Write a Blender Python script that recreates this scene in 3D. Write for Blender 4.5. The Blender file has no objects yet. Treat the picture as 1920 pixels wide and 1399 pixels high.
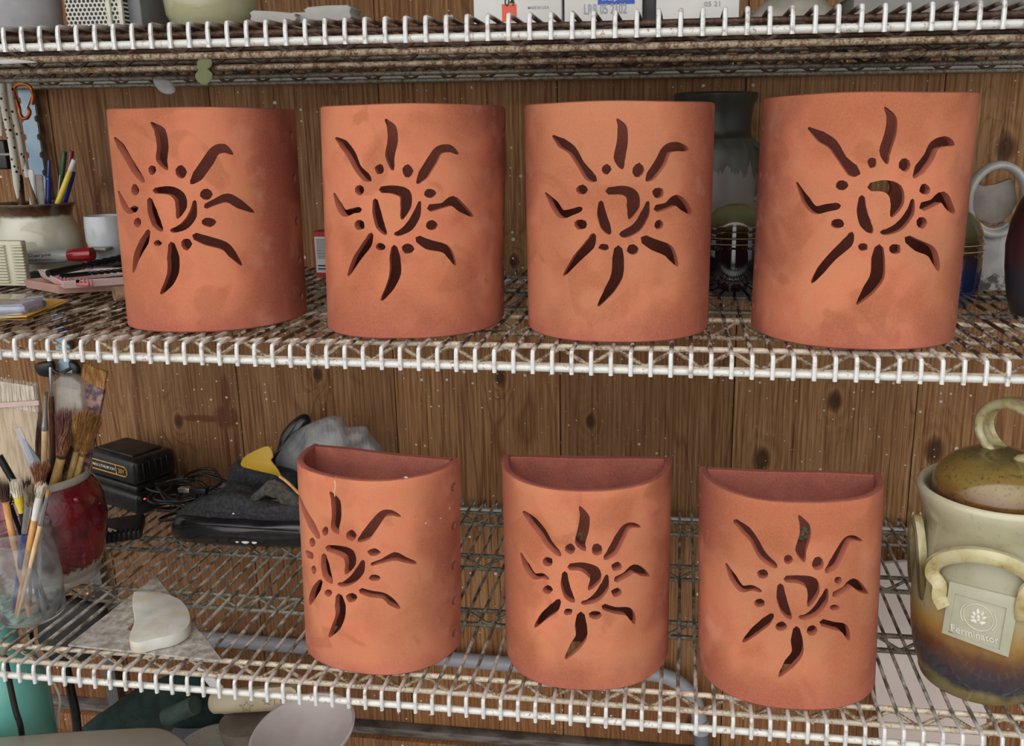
import bpy, bmesh, math, random
from mathutils import Vector, Matrix
from mathutils.bvhtree import BVHTree
random.seed(7)
PI = math.pi
sc = bpy.context.scene
COL = sc.collection
# ------------------------------------------------------------------ camera (solved from the shelf grid), millimetres
F = 1665.957; CX, CY, CZ = 847.618, -1101.916, 268.244
PITCH, ROLL, YAW = -0.238724, 0.0089694, 0.1337988
PX, PY = 94.3055, -40.7056
RM = (Matrix.Rotation(YAW, 3, 'Z') @ Matrix.Rotation(PITCH, 3, 'X') @ Matrix.Rotation(ROLL, 3, 'Y'))
CAM = Vector((CX, CY, CZ))
def ray(u, v): return RM @ Vector(((u-960-PX)/F, 1, -(v-699.5-PY)/F))
def at(u, v, y): d = ray(u, v); return CAM + d*((y-CY)/d.y)          # pixel seen at depth y
def on(u, v, z): d = ray(u, v); return CAM + d*((z-CZ)/d.z)          # pixel seen on the level z
ZM, ZT, ZL = 0.0, 411.25, -519.91                                    # tops of the three shelves
DEPTH = 713.0; WALL = 729.0; WH = 26.8; D1, D2, D3 = 58.3, 254.0, 455.8; D4 = 655.0

# ------------------------------------------------------------------ materials
def rgb(r, g, b):
    f = lambda c: ((c/255+.055)/1.055)**2.4 if c > 10 else c/255/12.92
    return (f(r), f(g), f(b), 1)
class NT:
    def __init__(s, name):
        s.m = bpy.data.materials.new(name); s.m.use_nodes = True
        s.t = s.m.node_tree; s.n = s.t.nodes; s.l = s.t.links
        s.b = s.n['Principled BSDF']; s.co = s.n.new('ShaderNodeTexCoord')
    def set(s, **k):
        for a, v in k.items():
            a = a.replace('_', ' ')
            if hasattr(v, 'links'): s.l.new(v, s.b.inputs[a])
            else: s.b.inputs[a].default_value = v
        return s
    def pos(s, scale=(1, 1, 1), loc=(0, 0, 0), world=True):
        mp = s.n.new('ShaderNodeMapping'); mp.inputs['Scale'].default_value = scale; mp.inputs['Location'].default_value = loc
        if world: g = s.n.new('ShaderNodeNewGeometry'); s.l.new(g.outputs['Position'], mp.inputs['Vector'])
        else: s.l.new(s.co.outputs['Object'], mp.inputs['Vector'])
        return mp.outputs['Vector']
    def noise(s, vec, sc=1, det=4, rough=.55, dist=0):
        x = s.n.new('ShaderNodeTexNoise'); s.l.new(vec, x.inputs['Vector'])
        x.inputs['Scale'].default_value = sc; x.inputs['Detail'].default_value = det
        x.inputs['Roughness'].default_value = rough; x.inputs['Distortion'].default_value = dist
        return x.outputs['Fac']
    def voro(s, vec, sc=1, out='Distance', feat='F1'):
        x = s.n.new('ShaderNodeTexVoronoi'); x.feature = feat; s.l.new(vec, x.inputs['Vector']); x.inputs['Scale'].default_value = sc
        return x.outputs[out]
    def wave(s, vec, sc=1, dist=0, det=2, prof='SIN', dirn='X', dsc=1):
        x = s.n.new('ShaderNodeTexWave'); s.l.new(vec, x.inputs['Vector']); x.bands_direction = dirn; x.wave_profile = prof
        x.inputs['Scale'].default_value = sc; x.inputs['Distortion'].default_value = dist; x.inputs['Detail'].default_value = det; x.inputs['Detail Scale'].default_value = dsc
        return x.outputs['Fac']
    def math(s, op, a, b=None, c=None, clamp=False):
        x = s.n.new('ShaderNodeMath'); x.operation = op; x.use_clamp = clamp
        for i, v in enumerate((a, b, c)):
            if v is None: continue
            if hasattr(v, 'links'): s.l.new(v, x.inputs[i])
            else: x.inputs[i].default_value = v
        return x.outputs[0]
    def ramp(s, fac, stops, interp='LINEAR'):
        x = s.n.new('ShaderNodeValToRGB'); s.l.new(fac, x.inputs[0]); x.color_ramp.interpolation = interp
        e = x.color_ramp.elements
        while len(e) < len(stops): e.new(.5)
        for k, (p, c) in enumerate(stops):
            e[k].position = p; e[k].color = c if len(c) == 4 else (*c, 1)
        return x.outputs[0]
    def r01(s, fac, a, b):
        x = s.n.new('ShaderNodeMapRange'); s.l.new(fac, x.inputs[0]); x.inputs[1].default_value = a; x.inputs[2].default_value = b
        return x.outputs[0]
    def mix(s, fac, a, b, mode='MIX'):
        x = s.n.new('ShaderNodeMix'); x.data_type = 'RGBA'; x.blend_type = mode; x.clamp_result = False
        for i, v in ((0, fac), (6, a), (7, b)):
            if hasattr(v, 'links'): s.l.new(v, x.inputs[i])
            else: x.inputs[i].default_value = v
        return x.outputs[2]
    def sep(s, vec):
        x = s.n.new('ShaderNodeSeparateXYZ'); s.l.new(vec, x.inputs[0]); return x.outputs
    def bump(s, h, strength=.3, dist=.001):
        x = s.n.new('ShaderNodeBump'); s.l.new(h, x.inputs['Height']); x.inputs['Strength'].default_value = strength; x.inputs['Distance'].default_value = dist
        s.l.new(x.outputs[0], s.b.inputs['Normal']); return s
M = {}
def plain(name, col, rough=.5, metal=0, var=.12, sc=60, bump=0, spec=.5, coat=0):
    t = NT(name); n = t.noise(t.pos(), sc, 4)
    c1 = tuple(max(0, c*(1-var)) for c in col[:3])+(1,); c2 = tuple(min(1, c*(1+var)) for c in col[:3])+(1,)
    t.set(Base_Color=t.mix(t.r01(n, .3, .7), c1, c2), Roughness=rough, Metallic=metal)
    t.b.inputs['Specular IOR Level'].default_value = spec; t.b.inputs['Coat Weight'].default_value = coat; t.b.inputs['Coat Roughness'].default_value = .08
    if bump: t.bump(n, bump, .002)
    M[name] = t.m; return t.m
def two(name, c1, c2, sc, lo=.4, hi=.6, rough=.5, metal=0, stretch=(1, 1, 1), bump=0, det=4, coat=0, dist=0):
    t = NT(name); n = t.noise(t.pos(stretch), sc, det, .6, dist)
    t.set(Base_Color=t.mix(t.r01(n, lo, hi), c1, c2), Roughness=rough, Metallic=metal)
    t.b.inputs['Coat Weight'].default_value = coat; t.b.inputs['Coat Roughness'].default_value = .06
    if bump: t.bump(n, bump, .002)
    M[name] = t.m; return t.m

# wood planks
def wood():
    t = NT('weathered cedar planks'); p = t.pos(); s = t.sep(p)
    pl = t.math('FLOOR', t.math('DIVIDE', t.math('SUBTRACT', s[0], .2252), .3703))
    cm = t.n.new('ShaderNodeCombineXYZ'); t.l.new(t.math('MULTIPLY', pl, 3.71), cm.inputs[1]); t.l.new(t.math('MULTIPLY', pl, 1.37), cm.inputs[2])
    ad = t.n.new('ShaderNodeVectorMath'); t.l.new(p, ad.inputs[0]); t.l.new(cm.outputs[0], ad.inputs[1]); q = ad.outputs[0]
    def mp(sc_):
        m = t.n.new('ShaderNodeMapping'); m.inputs['Scale'].default_value = sc_; t.l.new(q, m.inputs[0]); return m.outputs[0]
    # knots bend the grain round them
    knots = [(at(1107, 790, WALL), .030), (at(1566, 752, WALL), .040), (at(1428, 862, WALL), .048), (at(938, 708, WALL), .035), (at(963, 490, WALL), .028),
             (at(1885, 278, WALL), .050), (at(596, 702, WALL), .03), (at(1752, 845, WALL), .05), (at(335, 790, WALL), .03), (at(1300, 1360, WALL), .05), (at(620, 1010, WALL), .03)]
    kn = None
    for kp, r in knots:
        v = t.n.new('ShaderNodeVectorMath'); v.operation = 'SUBTRACT'; t.l.new(p, v.inputs[0]); v.inputs[1].default_value = kp/1000
        v2 = t.n.new('ShaderNodeVectorMath'); v2.operation = 'MULTIPLY'; t.l.new(v.outputs[0], v2.inputs[0]); v2.inputs[1].default_value = (1.7/r, 0, 1.1/r)
        v3 = t.n.new('ShaderNodeVectorMath'); v3.operation = 'LENGTH'; t.l.new(v2.outputs[0], v3.inputs[0])
        kn = v3.outputs['Value'] if kn is None else t.math('MINIMUM', kn, v3.outputs['Value'])
    swirl = t.math('EXPONENT', t.math('MULTIPLY', kn, -.9))
    fine = t.noise(mp((330, 330, 9)), 1, 3, .65)
    med = t.noise(mp((62, 62, 1.6)), 1, 5, .62, .5)
    big = t.noise(mp((5, 5, 1.6)), 1, 3)
    rings = t.wave(mp((9, 0, .55)), 3.4, 5.5, 3, 'SIN', 'X', .7)
    ringk = t.math('SINE', t.math('MULTIPLY', t.math('ADD', kn, t.math('MULTIPLY', med, 1.4)), 9))
    ring2 = t.mix(swirl, rings, ringk)
    g = t.math('ADD', t.math('MULTIPLY', fine, .85), t.math('ADD', t.math('MULTIPLY', med, .42), t.math('MULTIPLY', ring2, .10)))
    col = t.ramp(t.r01(g, .42, .98), [(0, rgb(84, 52, 30)), (.22, rgb(126, 86, 52)), (.5, rgb(156, 118, 82)), (1, rgb(190, 154, 116))])
    # growth lines: thin contours of a stretched field, so they close into arches and bend round the knots
    fld = t.math('ADD', t.noise(mp((7, 7, .75)), 1, 2, .45), t.math('MULTIPLY', swirl, .35))
    ln = t.math('ABSOLUTE', t.math('SUBTRACT', t.math('FRACT', t.math('MULTIPLY', fld, 17)), .5))
    lf = t.math('MULTIPLY', t.r01(ln, .13, .0), t.r01(t.noise(mp((3, 3, .8)), 1, 2), .44, .6))
    col = t.mix(t.math('MULTIPLY', lf, .62), col, rgb(84, 44, 24))
    wn = t.n.new('ShaderNodeTexWhiteNoise'); wn.noise_dimensions = '1D'; t.l.new(pl, wn.inputs['W'])
    tint = t.ramp(wn.outputs['Value'], [(0, (.78, .74, .72)), (.5, (1, .93, .84)), (1, (1.05, 1.02, .98))])
    col = t.mix(1, col, tint, 'MULTIPLY')
    col = t.mix(t.math('MULTIPLY', t.r01(big, .45, .75), .45), col, rgb(104, 58, 34))
    lowred_shade = t.r01(s[2], -.55, -1.0)
    col = t.mix(t.math('MULTIPLY', lowred_shade, .55), col, t.mix(1, col, (.74, .60, .52, 1), 'MULTIPLY'))  # below the lower shelf: reddish wood tone, with some shade painted in
    col = t.mix(t.math('MULTIPLY', t.r01(kn, .75, .35), .85), col, rgb(58, 34, 22))
    # red-brown resin stain with two runs below it
    def stain(u, v, a, b, pw=1):
        v_ = t.n.new('ShaderNodeVectorMath'); v_.operation = 'SUBTRACT'; t.l.new(p, v_.inputs[0]); v_.inputs[1].default_value = at(u, v, WALL)/1000
        v2 = t.n.new('ShaderNodeVectorMath'); v2.operation = 'MULTIPLY'; t.l.new(v_.outputs[0], v2.inputs[0]); v2.inputs[1].default_value = (1/a, 0, 1/b)
        v3 = t.n.new('ShaderNodeVectorMath'); v3.operation = 'LENGTH'; t.l.new(v2.outputs[0], v3.inputs[0])
        return t.r01(t.math('ADD', v3.outputs['Value'], t.math('MULTIPLY', med, .8)), 1.5, 1.1)
    st = stain(425, 783, .035, .03)
    for a in ((385, 785, .075, .009), (424, 740, .012, .06), (428, 850, .006, .09), (444, 850, .005, .07), (252, 690, .006, .16), (258, 800, .006, .14), (175, 330, .005, .2), (200, 480, .005, .2)):
        st = t.math('MAXIMUM', st, stain(*a))
    col = t.mix(t.math('MULTIPLY', st, .62), col, rgb(84, 36, 16))
    # splashes of white slip
    c2 = t.n.new('ShaderNodeCombineXYZ'); t.l.new(s[0], c2.inputs[0]); t.l.new(s[2], c2.inputs[1])
    vn = t.n.new('ShaderNodeTexVoronoi'); vn.voronoi_dimensions = '2D'; t.l.new(c2.outputs[0], vn.inputs['Vector']); vn.inputs['Scale'].default_value = 52
    vs = vn.outputs['Distance']; wn2 = vn.outputs['Color']
    sx = t.sep(wn2)
    dens = t.r01(t.noise(t.pos((1, 1, 1)), 4, 2), .38, .58)
    lim = t.math('MULTIPLY', t.math('POWER', sx[0], 5), t.math('MULTIPLY', dens, .26))
    spk = t.math('LESS_THAN', t.math('ADD', vs, t.math('MULTIPLY', t.noise(t.pos(), 260, 2), .06)), t.math('ADD', t.math('MULTIPLY', lim, .7), .058))
    spk = t.math('MULTIPLY', spk, t.math('MULTIPLY', t.r01(sx[1], .55, .56), t.r01(dens, .0, .3)))
    col = t.mix(spk, col, rgb(208, 204, 194))
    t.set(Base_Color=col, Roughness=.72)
    t.b.inputs['Specular IOR Level'].default_value = .25
    t.bump(g, .5, .0012); M['wood'] = t.m
wood()
def clay(name, seed, outer=True):
    t = NT(name); p = t.pos((1, 1, 1), (seed*.37, seed*.21, seed*.11))
    big = t.noise(p, 7.5, 3, .5, .3); med = t.noise(p, 22, 3, .5, .6); fine = t.noise(p, 420, 3, .6)
    s = t.sep(t.pos(world=False))
    if outer is True:
        col = t.ramp(med, [(.25, rgb(192, 108, 80)), (.5, rgb(200, 120, 88)), (.75, rgb(192, 124, 86))])
        col = t.mix(t.r01(t.noise(p, 4.2, 2, .5, .4), .42, .62), col, rgb(*((178, 114, 82) if seed > 6 else (190, 112, 80))))
        col = t.mix(t.math('MULTIPLY', t.r01(big, .45, .60), .7), col, rgb(160, 88, 58))
        col = t.mix(t.math('MULTIPLY', t.r01(t.noise(p, 13, 2, .5, .8), .60, .66), .45), col, rgb(152, 84, 52))
        # flashing from the kiln: mauve towards the two back edges and the foot
        side = t.math('ABSOLUTE', s[0])
        edge = t.math('MAXIMUM', t.r01(side, .085, .130), t.math('MULTIPLY', t.r01(s[2], .06, .005), .7))
        col = t.mix(t.math('MULTIPLY', t.math('MULTIPLY', edge, t.r01(big, .30, .55)), .85), col, rgb(132, 66, 58))
        col = t.mix(t.math('MULTIPLY', t.r01(s[2], .03, .0), .4), col, rgb(176, 92, 80))
        wh = t.math('MULTIPLY', t.r01(t.noise(p, 24, 4, .6), .56, .7), t.r01(side, .07, .12))
        col = t.mix(t.math('MULTIPLY', wh, .2), col, rgb(206, 168, 154))
        vo = t.voro(p, 30); chips = t.math('LESS_THAN', vo, .025)
        col = t.mix(t.math('MULTIPLY', chips, .6), col, rgb(110, 62, 40))
    else:
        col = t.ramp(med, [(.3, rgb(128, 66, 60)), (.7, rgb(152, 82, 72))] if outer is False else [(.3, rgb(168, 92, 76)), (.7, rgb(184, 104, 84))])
    col = t.mix(t.math('MULTIPLY', t.r01(fine, .3, .7), .16), col, rgb(225, 160, 125))
    t.set(Base_Color=col, Roughness=.82); t.b.inputs['Specular IOR Level'].default_value = .22
    t.bump(t.math('ADD', t.math('MULTIPLY', fine, .25), t.math('MULTIPLY', t.noise(p, 60, 3), 1.0)), .22, .0012)
    return t.m
def wire_mat(name, dark, light, rust, rustamt, sc=150, metal=.25, lo=.47, hi=.57):
    t = NT(name); p = t.pos(); s = t.sep(p)
    n = t.noise(t.pos((1, .45, 1)), sc, 3, .6); n2 = t.noise(p, 40, 4, .6); n3 = t.noise(p, 330, 2)
    back = t.r01(s[1], .006, .03)                                    # the mat behind the front edge is far more worn
    worn = t.mix(t.r01(n, lo, hi), dark, light)
    worn = t.mix(t.math('MULTIPLY', t.r01(n2, .42, .6), rustamt), worn, rust)
    front = t.mix(t.math('MULTIPLY', t.r01(n, .54, .68), .7), rgb(222, 222, 220), rgb(150, 118, 92))
    front = t.mix(t.math('MULTIPLY', t.r01(n3, .62, .7), .3), front, rgb(120, 84, 56))
    t.set(Base_Color=t.mix(back, front, worn), Roughness=.42, Metallic=metal)
    t.bump(n, .3, .001); return t.m
M['wire_top'] = wire_mat('rusted wire, top', rgb(50, 36, 28), rgb(112, 94, 80), rgb(66, 40, 28), .8, 90)
M['wire_mid'] = wire_mat('rusted wire, middle', rgb(62, 48, 38), rgb(216, 210, 200), rgb(100, 70, 48), .4, 70, .1, .47, .58)
M['wire_low'] = wire_mat('worn grey wire, lower', rgb(100, 95, 85), rgb(208, 206, 198), rgb(126, 98, 70), .3, 75, .2, .42, .60)
def rod_mat(name, a, b, lo=.42, hi=.6, metal=.15):
    t = NT(name); p = t.pos((1, 1, 1)); n = t.noise(p, 75, 5, .7); n2 = t.noise(p, 300, 3)
    c = t.mix(t.r01(t.math('ADD', t.math('MULTIPLY', n, .7), t.math('MULTIPLY', n2, .3)), lo, hi), a, b)
    t.set(Base_Color=c, Roughness=.5, Metallic=metal); t.bump(n2, .5, .001); return t.m
M['rod_white'] = rod_mat('white coated rod', rgb(214, 214, 208), rgb(150, 110, 80), .56, .66)
M['rod_rusty'] = rod_mat('rusty rod', rgb(188, 172, 146), rgb(112, 78, 54), .42, .58)
M['rod_brown'] = rod_mat('brown rusted rod', rgb(104, 78, 62), rgb(60, 40, 32), .4, .6)
M['zig_dark'] = rod_mat('dark rusted zigzag', rgb(84, 62, 48), rgb(48, 34, 26), .4, .6)
M['rod_cream'] = rod_mat('cream coated rod', rgb(212, 200, 180), rgb(150, 112, 76), .5, .66)
M['rod_grey'] = rod_mat('grey rod', rgb(140, 136, 122), rgb(92, 74, 54), .45, .62, .4)

# ------------------------------------------------------------------ mesh helpers (world millimetres)
def sharp(me, ang=40):
    me.shade_smooth()
    try: me.set_sharp_from_angle(angle=math.radians(ang))
    except Exception: pass
class MB:
    def __init__(s): s.v = []; s.f = []; s.mi = []
    def add(s, vs, fs, mi=0):
        o = len(s.v); s.v += [Vector(v) for v in vs]; s.f += [tuple(i+o for i in f) for f in fs]; s.mi += [mi]*len(fs); return s
    def xf(s, mtx):
        s.v = [mtx @ v for v in s.v]; return s
    def box(s, a, b, mi=0):
        x0, y0, z0 = a; x1, y1, z1 = b
        return s.add([(x0, y0, z0), (x1, y0, z0), (x1, y1, z0), (x0, y1, z0), (x0, y0, z1), (x1, y0, z1), (x1, y1, z1), (x0, y1, z1)],
                     [(0, 3, 2, 1), (4, 5, 6, 7), (0, 1, 5, 4), (1, 2, 6, 5), (2, 3, 7, 6), (3, 0, 4, 7)], mi)
    def rbox(s, a, b, r=3, n=3, mi=0):
        "box with rounded edges: superellipsoid-like bevel through bmesh"
        bm = bmesh.new(); bmesh.ops.create_cube(bm, size=1)
        for v in bm.verts: v.co = Vector([(a[i]+b[i])/2 + v.co[i]*(b[i]-a[i]) for i in range(3)])
        bmesh.ops.bevel(bm, geom=bm.edges[:], offset=r, segments=n, profile=.5, affect='EDGES')
        bm.verts.index_update(); s.add([v.co.copy() for v in bm.verts], [tuple(v.index for v in f.verts) for f in bm.faces], mi); bm.free(); return s
    def prism(s, poly, ext, mi=0, bev=0):
        "poly: list of 3-D points, ext: extrusion vector"
        n = len(poly); ext = Vector(ext); p = [Vector(q) for q in poly]
        bm = bmesh.new(); a = [bm.verts.new(q) for q in p]; b = [bm.verts.new(q+ext) for q in p]
        bm.faces.new(a); bm.faces.new(b[::-1])
        for i in range(n): bm.faces.new((a[i], b[i], b[(i+1) % n], a[(i+1) % n]))
        bmesh.ops.recalc_face_normals(bm, faces=bm.faces[:])
        if bev: 
            caps = [e for e in bm.edges if len(e.link_faces) == 2 and any(len(f.verts) == n for f in e.link_faces)]
            bmesh.ops.bevel(bm, geom=caps, offset=bev, segments=2, profile=.5, affect='EDGES')
        bm.verts.index_update(); s.add([v.co.copy() for v in bm.verts], [tuple(v.index for v in f.verts) for f in bm.faces], mi); bm.free(); return s
    def lathe(s, prof, c=(0, 0, 0), seg=48, mi=0, ax=None, sx=1, sy=1, wob=0):
        "prof: (r, z) pairs; r==0 closes at the axis"
        c = Vector(c); vs = []; fs = []; idx = []
        for k, (r, z) in enumerate(prof):
            if r <= 1e-6: idx.append([len(vs)]*seg); vs.append(Vector((0, 0, z)))
            else:
                idx.append(list(range(len(vs), len(vs)+seg)))
                for i in range(seg):
                    a = 2*PI*i/seg; rr = r*(1+wob*math.sin(3*a+z*.05))
                    vs.append(Vector((rr*math.cos(a)*sx, rr*math.sin(a)*sy, z)))
        for k in range(len(prof)-1):
            for i in range(seg):
                j = (i+1) % seg; q = (idx[k][i], idx[k][j], idx[k+1][j], idx[k+1][i]); q2 = []
                for w in q:
                    if w not in q2: q2.append(w)
                if len(q2) > 2: fs.append(tuple(q2))
        m = ax if ax is not None else Matrix.Identity(3)
        return s.add([m @ v + c for v in vs], fs, mi)
    def tube(s, pts, r, seg=10, mi=0, closed=False, caps=True, flat=None):
        pts = [Vector(p) for p in pts]; n = len(pts); rs = r if isinstance(r, (list, tuple)) else [r]*n
        vs = []; fs = []; up = None
        for i in range(n):
            if closed: d = pts[(i+1) % n]-pts[i-1]
            else: d = pts[min(i+1, n-1)]-pts[max(i-1, 0)]
            if d.length < 1e-9: d = Vector((0, 0, 1))
            d.normalize()
            if up is None:
                up = Vector((0, 0, 1)) if abs(d.z) < .9 else Vector((0, 1, 0))
                if flat is not None: up = Vector(flat[0])
            if flat is None: up = (up - d*up.dot(d)); up = up.normalized() if up.length > 1e-6 else d.orthogonal().normalized()
            else:
                up = Vector(flat[0]); up = (up-d*up.dot(d)).normalized()
            sd = d.cross(up)
            for k in range(seg):
                a = 2*PI*k/seg; m1 = 1 if flat is None else flat[1]; 
                vs.append(pts[i] + (up*math.cos(a)*m1 + sd*math.sin(a))*rs[i])
        m = n if closed else n-1
        for i in range(m):
            j = (i+1) % n
            for k in range(seg):
                l = (k+1) % seg; fs.append((i*seg+k, i*seg+l, j*seg+l, j*seg+k))
        if caps and not closed: fs += [tuple(range(seg))[::-1], tuple((n-1)*seg+k for k in range(seg))]
        return s.add(vs, fs, mi)
    def pillow(s, poly, nrm, T, K=6, mi=0, sub=3, puff=1.0, wr=0, seed=1, cen=None):
        "inflate a star-shaped outline into a soft body of thickness T along nrm"
        p = smooth3(poly, sub); n = len(p); nrm = Vector(nrm).normalized()
        c = sum(p, Vector())/n if cen is None else Vector(cen); vs = []; fs = []
        rnd = random.Random(seed)
        for side in (1, -1):
            base = len(vs)
            for k in range(K+1):
                ph = PI/2*k/K; sc_ = math.cos(ph); h = math.sin(ph)**puff*T/2
                if k == K: vs.append(c+nrm*h*side); continue
                for i, q in enumerate(p):
                    w = wr*math.sin(i*.9*(1+.2*side)+k*1.7+seed)*(math.sin(ph)) if wr else 0
                    vs.append(c+(q-c)*sc_+nrm*(h+w)*side)
            for k in range(K-1):
                for i in range(n):
                    j = (i+1) % n; q = (base+k*n+i, base+k*n+j, base+(k+1)*n+j, base+(k+1)*n+i)
                    fs.append(q if side == 1 else q[::-1])
            top = base+K*n
            for i in range(n):
                j = (i+1) % n; q = (base+(K-1)*n+i, base+(K-1)*n+j, top); fs.append(q if side == 1 else q[::-1])
        return s.add(vs, fs, mi)
    def build(s, name, mats, parent=None, ang=40, merge=True, bev=0):
        if not isinstance(mats, (list, tuple)): mats = [mats]
        org = Vector(parent['_o']) if parent is not None and '_o' in parent.keys() else None
        if parent is None or org is None:
            if parent is None:
                xs = [v.x for v in s.v]; ys = [v.y for v in s.v]; zs = [v.z for v in s.v]
                org = Vector(((min(xs)+max(xs))/2, (min(ys)+max(ys))/2, min(zs)))
        me = bpy.data.meshes.new(name); me.from_pydata([(v-org)/1000 for v in s.v], [], s.f)
        for m in mats: me.materials.append(m)
        for i, pgn in enumerate(me.polygons): pgn.material_index = s.mi[i] if i < len(s.mi) else 0
        bm = bmesh.new(); bm.from_mesh(me)
        if merge: bmesh.ops.remove_doubles(bm, verts=bm.verts[:], dist=1e-6)
        bmesh.ops.recalc_face_normals(bm, faces=bm.faces[:]); bm.to_mesh(me); bm.free(); me.update()
        sharp(me, ang)
        o = bpy.data.objects.new(name, me); COL.objects.link(o)
        o['_o'] = tuple(org)
        if parent is not None:
            o.parent = parent; po = Vector(parent['_o']); o.location = (org-po)/1000
        else: o.location = org/1000
        return o
def smooth3(poly, sub=3):
    p = [Vector(q) for q in poly]; n = len(p)
    if sub <= 1: return p
    out = []
    for i in range(n):
        a, b, c, d = p[i-1], p[i], p[(i+1) % n], p[(i+2) % n]
        for k in range(sub):
            t = k/sub
            out.append(.5*((2*b)+(c-a)*t+(2*a-5*b+4*c-d)*t*t+(3*b-a-3*c+d)*t**3))
    return out
def crv(pts, sub=5):
    p = [Vector(q) for q in pts]; p = [p[0]*2-p[1]]+p+[p[-1]*2-p[-2]]; out = []
    for i in range(1, len(p)-2):
        a, b, c, d = p[i-1:i+3]
        for k in range(sub):
            t = k/sub; out.append(.5*((2*b)+(c-a)*t+(2*a-5*b+4*c-d)*t*t+(3*b-a-3*c+d)*t**3))
    out.append(p[-2]); return out
def thing(name, label, cat, loc, group=None):
    o = bpy.data.objects.new(name, None); COL.objects.link(o); o.location = Vector(loc)/1000; o['_o'] = tuple(loc)
    o.empty_display_size = .02
    return tag(o, label, cat, group)
def tag(o, label, cat, group=None):
    o['label'] = label; o['category'] = cat
    if group: o['group'] = group
    return o
def struct(o): o['kind'] = 'structure'; return o
def text_verts(txt, size=1.0, extr=0.0, font_bold=0.0, res=3):
    cu = bpy.data.curves.new('t', 'FONT'); cu.body = txt; cu.size = size; cu.extrude = 0; cu.offset = font_bold; cu.resolution_u = res
    cu.align_x = 'CENTER'; cu.align_y = 'CENTER'
    ob = bpy.data.objects.new('t', cu); COL.objects.link(ob)
    dg = bpy.context.evaluated_depsgraph_get(); me = bpy.data.meshes.new_from_object(ob.evaluated_get(dg))
    bm = bmesh.new(); bm.from_mesh(me)
    bmesh.ops.remove_doubles(bm, verts=bm.verts[:], dist=1e-5)
    if extr:
        r = bmesh.ops.extrude_face_region(bm, geom=bm.faces[:])
        for g in r['geom']:
            if isinstance(g, bmesh.types.BMVert): g.co.z += extr
        bmesh.ops.recalc_face_normals(bm, faces=bm.faces[:])
    bm.verts.index_update(); v = [x.co.copy() for x in bm.verts]; f = [tuple(a.index for a in x.verts) for x in bm.faces]; bm.free()
    COL.objects.unlink(ob); bpy.data.objects.remove(ob); bpy.data.meshes.remove(me); bpy.data.curves.remove(cu)
    return v, f
def frame(x, y, o):                                                  # local (a, b, c) -> world through axes x, y at o
    x = Vector(x).normalized(); y = Vector(y); y = (y-x*y.dot(x)).normalized(); z = x.cross(y)
    return lambda p: Vector(o)+x*p[0]+y*p[1]+z*(p[2] if len(p) > 2 else 0)
# ------------------------------------------------------------------ setting
m = MB()
for k in range(-5, 6):
    x0 = 225.2+370.3*k
    m.rbox((x0+.9, WALL, -1500), (x0+369.4, WALL+20, 1000), 1.2, 2)
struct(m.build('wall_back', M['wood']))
plain('gap', rgb(20, 14, 10), .9)
struct(MB().box((-1700, WALL+20, -1500), (2500, WALL+30, 1000)).build('wall_sheathing', M['gap']))
two('ledge', rgb(70, 62, 56), rgb(112, 104, 98), 14, rough=.8, stretch=(1, 1, 6), bump=.3)
m = MB(); zr = at(760, 1372, WALL-25).z
m.rbox((-1200, WALL-45, zr-60), (1900, WALL, zr-12), 2, 2)
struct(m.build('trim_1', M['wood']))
m = MB().rbox((-1200, WALL-30, zr-12), (1900, WALL, zr+8), 3, 2)
struct(m.build('trim_2', M['ledge']))
two('concrete', rgb(120, 116, 108), rgb(146, 142, 134), 4, rough=.9)
two('added_roof_boards', rgb(96, 70, 48), rgb(120, 90, 62), 6, stretch=(8, 1, 1), rough=.8)
struct(MB().box((-2600, -550, 1150), (3600, 780, 1180)).build('added_shade_roof', M['added_roof_boards']))  # unseen roof slab, added to keep sky light off the upper wall
struct(MB().box((-3500, -4000, -1560), (5000, 800, -1500)).build('floor', M['concrete']))

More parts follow.
